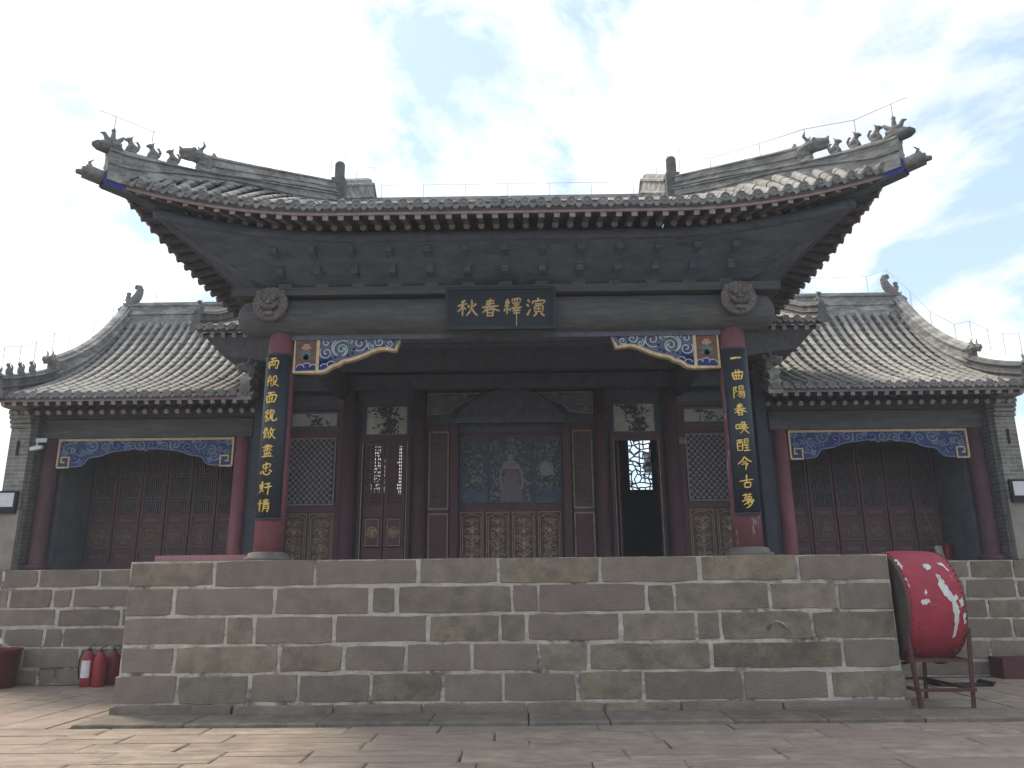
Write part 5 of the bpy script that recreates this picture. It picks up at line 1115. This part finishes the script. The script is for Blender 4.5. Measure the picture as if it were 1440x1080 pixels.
    for m, sel, w in ((NAVY, 0, 0.04), (SKYB, 1, 0.026), (GREENP, 2, 0.024)):
        mb = MB()
        for i, (cx, cz, r) in enumerate(cs):
            if i % 3 == sel: mb.strip(spiral(cx, cz, r, 1.5, i*1.3, 1 if cx < Wd/2 else -1), w, 4.150, 4.161, fn)
        mb.build('scroll', m, q)
    mb = MB()
    for i, (cx, cz, r) in enumerate(cs): mb.strip(spiral(cx, cz, r*1.12, 1.25, i*1.3+0.4, 1 if cx < Wd/2 else -1), 0.013, 4.146, 4.161, fn)
    mb.strip(low, 0.016, 4.146, 4.16, fn); mb.build('white_line', SKYB, q)
    # carved doors at the back of the porch
    YD = 5.45
    a, b = A(5.05, 9.2); mb = MB(); mb.box(a, b, YD+0.06, YD+0.12, H, 5.6); mb.build('door_backing', BLACKW, wh)
    mb = MB(); mb.box(a, b, YD-0.06, YD+0.06, 4.44, 4.56); mb.build('door_head', MAROON, wh)
    mb = MB(); mb.box(a, b, YD-0.04, YD+0.06, H, 2.12); mb.build('door_sill', MAROON, wh)
    nl = 7; lw = (8.78-5.10)/nl
    for k in range(nl):
        xa, xb = A(8.78-k*lw-0.012, 8.78-(k+1)*lw+0.012)
        d = MB(); frame(d, xa, xb, 2.12, 4.44, YD+0.04, 0.05, 0.05); d.box(xa+0.05, xb-0.05, YD-0.005, YD+0.035, 3.05, 3.11); d.box(xa+0.05, xb-0.05, YD-0.005, YD+0.035, 2.91, 2.95); d.box(xa+0.05, xb-0.05, YD-0.005, YD+0.035, 2.36, 2.42)
        d.box(xa+0.05, xb-0.05, YD+0.01, YD+0.03, 2.17, 2.36); d.box(xa+0.05, xb-0.05, YD+0.01, YD+0.03, 2.95, 3.05); d = d.build('door_leaf', MAROON, wh)
        mb = MB()
        for q_ in range(9): xx = lerp(xa+0.05, xb-0.05, (q_+0.5)/9); mb.box(xx-0.008, xx+0.008, YD, YD+0.03, 3.11, 4.39)
        for zz in (3.4, 3.46, 3.9, 3.96): mb.box(xa+0.05, xb-0.05, YD+0.004, YD+0.026, zz-0.008, zz+0.008)
        mb.build('lattice', LATT, d)
        mb = MB(); mb.strip([(xa+0.12, 3.0), (xb-0.12, 3.0)], 0.05, YD+0.0, YD+0.012); mb.strip([(xa+0.12, 2.27), (xb-0.12, 2.27)], 0.05, YD+0.0, YD+0.012); mb.build('rail_relief', LATT, d)
        carved_panel(xa+0.055, xb-0.055, 2.43, 2.90, YD+0.012, d, 100+k+50*s, BRONZE, True)
    # gable wall, its brick pier and plastered inner face
    g0, g1 = A(9.20, 9.56)
    prof_pts = [(3.98, H), (3.98, 4.9)] + [(y, wz(y)-0.10) for y in Y if y > 4.0] + [(2*WR-4.0, H)]
    n = len(prof_pts); mb = MB(); mb.add([(g0, y, z) for y, z in prof_pts] + [(g1, y, z) for y, z in prof_pts], [tuple(range(n)), tuple(reversed(range(n, 2*n)))] + [(i, (i+1)%n, n+(i+1)%n, n+i) for i in range(n)]); mb.build('gable_wall', BRICKDK, wh)
    mb = MB(); a, b = A(8.84, 9.198); mb.box(a, b, 4.42, YD+0.05, H, 4.8); mb.build('inner_plaster', PLASTER, wh)
    pa, pb = A(9.19, 9.57)
    pier = MB(); pier.box(pa, pb, 3.78, 3.978, 3.10, 4.62); pier = pier.build('brick_pier', BRICK, wh)
    mb = MB(); mb.box(pa-0.01, pb+0.01, 3.765, 3.977, H, 3.08); mb.build('pier_base', BASEST, pier)
    for k in range(4):
        mb = MB(); o = 0.035*(k+1); mb.box(pa-0.01, pb+0.01, 3.78-o, 3.977, 4.625+k*0.085, 4.70+k*0.085); mb.build('corbel_course', BRICK, pier)
    mb = MB(); mb.box(pa, pb, 3.42, 3.977, 4.965, 5.05); mb.build('corbel_cap', BASEST, pier)
    mb = MB(); mb.prism([(s*9.385-0.02, 4.1), (s*9.385+0.02, 4.1), (s*9.385+0.02, 4.38), (s*9.385-0.02, 4.38)], 3.75, 3.779); mb.build('iron_cramp', RUBBER, pier)
    # dark brick return between pier and column
    mb = MB(); a, b = A(9.12, 9.199); mb.box(a, b, 3.86, 4.42, H, 5.0); mb.build('pier_return', BRICKDK, wh)
    mb = MB(); a, b = A(5.0, 9.2); mb.box(a, b, 4.35, YD, 4.84, 4.88); mb.build('porch_ceiling', DARKW, wh)
    mb = MB(); mb.box(min(s*4.86, s*5.0), max(s*4.86, s*5.0), 4.1, YD, 4.4, 6.2); mb.build('inner_gable', BLACKW, wh)

# ================================================================== LIGHTNING WIRES
def wire_run(label, pts, posts, loc):
    t = thing('lightning_wire', label, 'wire', loc, 'lightning wires on the roofs')
    mb = MB(); mb.tube(pts, 0.004, 5); mb.build('wire', WIRE, t)
    for a, b in posts: mb = MB(); mb.tube([a, b], 0.005, 5); mb.build('wire_post', WIRE, t)
    return t
pts, posts = [], []
for s in (-1, 1):
    seq = [(5.40, -1.64, 7.84), (5.25, -1.49, 7.84), (4.9, -1.14, 7.83), (4.4, -0.64, 8.02), (3.9, -0.14, 8.10), (3.3, 0.46, 8.22), (2.9, 0.86, 8.62), (GX, 1.2, 8.8), (GX, 2.2, 9.2), (GX-0.1, 3.2, 9.75)]
    seq = [(s*a, b, c) for a, b, c in seq]
    for a in seq[1:-1:1]: posts.append((Vector(a), Vector(a) - Vector((0, 0, 0.42))))
    pts.append(seq)
ridge = [(lerp(-2.5, 2.5, i/6), YR, 9.35) for i in range(7)]
for a in ridge: posts.append((Vector(a), Vector(a) - Vector((0, 0, 0.35))))
wire_run('thin wire on short posts along the main stage roof ridges', pts[0] + ridge + list(reversed(pts[1])), posts, (0, YR, 9.0))
for s in (-1, 1):
    seq = [(s*4.7, WR, 8.75), (s*7.0, WR, 8.72), (s*8.6, WR, 8.75), (s*9.1, WR, 8.92), (s*9.3, 6.3, 8.15), (s*9.3, 5.6, 7.40), (s*9.38, 4.9, 6.85), (s*9.4, 4.4, 6.75), (s*9.42, 3.9, 6.40), (s*9.44, 3.5, 6.18), (s*9.48, 3.1, 6.05)]
    wire_run('thin wire on short posts along the side hall roof beside the ' + ('extinguishers' if s < 0 else 'red drum'), seq, [(Vector(a), Vector(a)-Vector((0,0,0.42))) for a in seq], (s*8, WR, 8.3))

# ================================================================== DRUM AND STAND
DXC, DYC, DZC, DR = 5.57, 0.48, 1.30, 0.70
dr = thing('big_drum', 'large red barrel drum with peeling white patches standing on edge beside the platform', 'drum', (DXC, DYC, DZC))
mb = MB(); n = 10; pf = []
for i in range(n+1):
    t = -1+2*i/n; pf.append((DR + 0.03*(1-t*t), t*0.375))
mb.lathe(pf, (DXC, DYC, DZC), 'x', 48); mb.build('shell', DRUMRED, dr, True)
for s in (-1, 1):
    mb = MB(); prf = [(0.0005, s*0.388), (DR*0.6, s*0.388), (DR-0.03, s*0.384), (DR-0.008, s*0.380), (DR+0.004, s*0.366), (DR+0.004, s*0.352)]
    mb.lathe(prf if s < 0 else prf, (DXC, DYC, DZC), 'x', 48); mb.build('drum_head', DRUMSKIN, dr, True)
    mb = MB()
    for k in range(56):
        a = 2*math.pi*k/56; mb.ball((DXC+s*0.34, DYC+(DR+0.015)*math.cos(a), DZC+(DR+0.015)*math.sin(a)), 0.012, 6, 4)
    mb.build('nail_row', STEELRED, dr, True)
def peel(name, poly):      # flaked patch: polygon in (x along axis, angle deg from top towards camera)
    mb = MB(); P = []
    rr = random.Random(len(poly)*7+int(poly[0][1]))
    pts = []
    m = len(poly)
    for i in range(m):
        a, b = poly[i], poly[(i+1) % m]
        for t in (0, 0.25, 0.5, 0.75): pts.append((lerp(a[0], b[0], t)+rr.uniform(-0.010, 0.010), lerp(a[1], b[1], t)+rr.uniform(-0.8, 0.8)))
    def M(x, ang, o):
        t = x/0.375; r = DR + 0.03*(1-t*t) + o; a = rad(ang); return (DXC+x, DYC - r*math.sin(a), DZC + r*math.cos(a))
    # triangulate by fan of the centroid in strips: fine for these star-shaped flakes
    cx = sum(p[0] for p in pts)/len(pts); ca = sum(p[1] for p in pts)/len(pts)
    vs = [M(cx, ca, 0.004)] + [M(x, a, 0.004) for x, a in pts] + [M(lerp(cx, x, 0.5), lerp(ca, a, 0.5), 0.0045) for x, a in pts]; k = len(pts)
    fs = [(1+i, 1+(i+1) % k, 1+k+(i+1) % k, 1+k+i) for i in range(k)] + [(0, 1+k+i, 1+k+(i+1) % k) for i in range(k)]
    mb.add(vs, fs); mb.build('bare_patch', PEEL, dr, True)
for poly in ([(-0.02,44),(0.05,44),(0.06,49),(0.0,53),(-0.04,48)], [(0.17,42),(0.25,40),(0.29,52),(0.265,53),(0.24,46)],
             [(0.08,57),(0.12,58),(0.14,66),(0.17,74),(0.22,80),(0.20,87),(0.14,85),(0.09,78),(0.05,70),(0.07,66)], [(0.19,82),(0.26,79),(0.27,83),(0.20,88)], [(0.18,84),(0.24,87),(0.265,95),(0.235,110),(0.20,124),(0.165,124),(0.19,108),(0.175,95)],
             [(0.28,84),(0.33,82),(0.33,90),(0.28,92)], [(-0.20,84),(-0.13,83),(-0.10,86),(-0.16,89),(-0.22,88)], [(-0.15,75),(-0.12,74),(-0.115,78),(-0.15,79)], [(-0.34,30),(-0.31,34),(-0.29,44),(-0.32,50),(-0.34,42)], [(-0.33,60),(-0.31,62),(-0.315,72),(-0.335,70)], [(0.31,98),(0.345,96),(0.345,108),(0.32,110)]):
    peel('bare_patch', poly)
st = thing('drum_stand', 'rusty red steel frame stand holding up the big drum', 'drum stand', (DXC, DYC, 0))
legs = {}
for sx in (-1, 1):
    for sy, yy in ((-1, -0.16), (1, 1.16)):
        xb, xt = DXC+sx*0.30, DXC+sx*0.33; 
        mb = MB(); mb.bar((DXC+sx*0.33, yy-0.06*(-sy)*-1, 0.0), (DXC+sx*0.40, DYC+sy*0.60, 1.02), 0.045, 0.045); mb.build('leg', STEELRED, st)
    for zz, yy0, yy1 in ((0.27, -0.16, 1.16), (0.62, -0.10, 1.10)):
        mb = MB(); mb.bar((DXC+sx*0.36, yy0+0.02, zz), (DXC+sx*0.36, yy1-0.02, zz), 0.04, 0.04); mb.build('side_rail', STEELRED, st)
for yy, zz in ((-0.15, 0.27), (1.15, 0.27), (-0.10, 0.62), (1.10, 0.62)):
    mb = MB(); mb.bar((DXC-0.37, yy, zz), (DXC+0.37, yy, zz), 0.04, 0.04); mb.build('cross_rail', STEELRED, st)
for sx in (-0.25, 0.25):
    mb = MB(); mb.tube([(DXC+sx, DYC + (DR+0.075)*math.sin(t), DZC - (DR+0.06)*math.cos(t)) for t in [lerp(-0.75, 0.75, i/10) for i in range(11)]], 0.022, 6); mb.build('cradle_bar', STEELRED, st, True)
    for yy in (-0.10, 1.10):
        t_ = math.asin(min(1, abs(yy-DYC)/(DR+0.075)))
for yy in (0.15, 0.85):
    mb = MB(); mb.bar((DXC-0.37, yy, 0.62), (DXC+0.37, yy, 0.62), 0.035, 0.035); mb.build('cross_rail', STEELRED, st)
# things on the ground behind it
mb = MB(); mb.box(8.3, 9.5, 3.25, 3.66, 0.0, 0.34); tag(mb.build('low_plinth', STEELRED), 'low dark red block against the terrace wall behind the drum stand', 'block')
tr_ = MB(); tr_.prism([(6.75,0.0),(7.55,0.0),(7.6,0.07),(7.57,0.07),(7.53,0.02),(6.77,0.02),(6.73,0.07),(6.70,0.07)], 2.3, 2.75); tag(tr_.build('metal_tray', RUBBER), 'shallow black tray lying on the paving behind the drum stand', 'tray')

# ================================================================== SMALL THINGS
tub = thing('red_tub', 'dark red plastic tub with a white cloth over its rim at the far left', 'tub', (-8.86, 3.3, 0))
mb = MB(); mb.lathe([(0.30,0.0),(0.345,0.60),(0.365,0.60),(0.365,0.64),(0.335,0.64),(0.325,0.58),(0.28,0.03)], (-8.86,3.3,0), 'z', 28); mb.build('tub_body', TUBRED, tub, True)
cl = thing('white_cloth', 'crumpled white cloth hanging over the edge of the dark red tub', 'cloth', (-8.98, 3.2, 0.62))
mb = MB(); rr = random.Random(4); g = []; nx, ny = 9, 8
for i in range(nx):
    for j in range(ny):
        u, v = i/(nx-1), j/(ny-1); x = -9.0+0.34*u; y = 2.88+0.42*v; d = 0.13-0.13*abs(u-0.4)
        z = 0.67 + 0.05*math.sin(u*7+v*5) + 0.03*rr.random() + d*0.6; 
        if v < 0.2: z -= (0.2-v)*0.35
        g.append((x, y, z))
mb.add(g, [(i*ny+j, (i+1)*ny+j, (i+1)*ny+j+1, i*ny+j+1) for i in range(nx-1) for j in range(ny-1)]); mb.build('cloth', WHITEPL, cl, True)
mb = MB(); mb.tube([(-9.04,2.98,0.70),(-8.9,3.0,0.84),(-8.76,3.05,0.88)], 0.012, 6); mb.build('cord', RUBBER, cl, True)
def extinguisher(x, y, label, m=EXTRED, z0=0.0, lab=True, hose=True, h=0.50, r=0.085):
    t = thing('fire_extinguisher', label, 'extinguisher', (x, y, z0), 'fire extinguishers')
    mb = MB(); mb.lathe([(r*0.92,z0),(r,z0+0.02),(r,z0+h*0.82),(r*0.86,z0+h*0.92),(r*0.45,z0+h),(r*0.36,z0+h+0.03)], (x,y,0), 'z', 20); mb.build('cylinder', m, t, True)
    mb = MB(); mb.lathe([(0.03,z0+h+0.03),(0.03,z0+h+0.07)], (x,y,0), 'z', 10); mb.bar((x-0.02,y,z0+h+0.085),(x+0.10,y-0.03,z0+h+0.13),0.022,0.012); mb.bar((x-0.02,y,z0+h+0.06),(x+0.10,y-0.03,z0+h+0.055),0.022,0.012); mb.build('valve_handle', RUBBER, t)
    if hose: mb = MB(); mb.tube([(x-0.02,y,z0+h+0.06),(x-0.10,y-0.02,z0+h+0.03),(x-0.15,y-0.02,z0+h-0.10),(x-0.155,y-0.02,z0+h-0.25),(x-0.12,y-0.03,z0+0.14)], 0.012, 6); mb.build('hose', RUBBER, t, True)
    if lab:
        mb = MB(); k = 6; vs = []
        for i in range(k+1):
            a = lerp(-0.75, 0.75, i/k); vs += [(x+(r+0.002)*math.sin(a), y-(r+0.002)*math.cos(a), z0+h*0.28), (x+(r+0.002)*math.sin(a), y-(r+0.002)*math.cos(a), z0+h*0.78)]
        mb.add(vs, [(2*i, 2*i+2, 2*i+3, 2*i+1) for i in range(k)]); mb.build('paper_label', WHITEPL, t)
    return t
extinguisher(-7.30, 3.34, 'red extinguisher with white label and black hose against the terrace', EXTRED, 0.0, True, True, 0.56, 0.108)
extinguisher(-7.07, 3.30, 'plain red extinguisher standing between the labelled one and a darker one', EXTRED, 0.0, False, False, 0.54, 0.106)
extinguisher(-6.97, 3.55, 'dark red extinguisher nearest the big platform, half behind its neighbour', EXTDK, 0.0, False, False, 0.54, 0.106)
extinguisher(8.58, 5.0, 'red extinguisher on the terrace inside the side hall porch beside a broom', EXTDK, H, False, False, 0.36, 0.075)
br = thing('broom', 'thin broom leaning in the corner of the porch above the drum', 'broom', (8.42, 5.0, H))
mb = MB(); mb.tube([(8.45,4.98,H+0.02),(8.24,5.2,3.35)], 0.014, 6); mb.build('handle', LATT, br)
mb = MB(); mb.bar((8.47,4.96,H),(8.42,5.01,H+0.30),0.26,0.07); mb.build('bristles', MORTAR, br)
cam = thing('security_camera', 'small white security camera on the side hall pier', 'camera', (-9.02, 3.84, 4.28))
mb = MB(); mb.bar((-9.15,3.80,4.22),(-8.93,3.76,4.25),0.07,0.07); mb.lathe([(0.03,0.0),(0.036,0.03)], (-8.93,3.75,4.25), 'x', 10); mb.build('body', WHITEPL, cam)
mb = MB(); mb.tube([(-9.05,3.79,4.27),(-9.05,3.83,4.36),(-9.02,3.90,4.40)], 0.016, 6); mb.box(-9.11,-8.90,3.845,3.86,4.36,4.44); mb.build('bracket', WHITEPL, cam)
for s, lab in ((-1, 'small white notice board in dark frame on the pier below the security camera'), (1, 'small white notice board in dark frame on the pier right of the drum')):
    t = thing('notice_board', lab, 'notice board', (s*9.36, 3.70, 3.2), 'notice boards on the piers')
    a, b = min(s*9.22, s*9.80), max(s*9.22, s*9.80)
    mb = MB(); mb.box(a, b, 3.70, 3.764, 3.0, 3.42); mb.build('board_back', RUBBER, t)
    mb = MB(); mb.box(a+0.05, b-0.05, 3.694, 3.70, 3.12, 3.38); mb.build('white_sheet', WHITEPL, t)

# ================================================================== ADDED VEIL: lens glare imitated by a thin air volume
hz = MB(); hz.box(-410, 410, -410, 410, -1.06, 10.6)
hm = bpy.data.materials.new('lens_veil_volume'); hm.use_nodes = True; hn = hm.node_tree.nodes; hn.clear()
ho = hn.new('ShaderNodeOutputMaterial'); hv = hn.new('ShaderNodeVolumePrincipled'); hv.inputs['Color'].default_value = (0.92, 0.95, 1.0, 1); hv.inputs['Density'].default_value = 0.0022
hm.node_tree.links.new(hv.outputs[0], ho.inputs['Volume'])
tag(hz.build('lens_veil', hm), 'added thin air volume imitating the pale lens glare over the courtyard', 'lens_veil', kind='stuff')
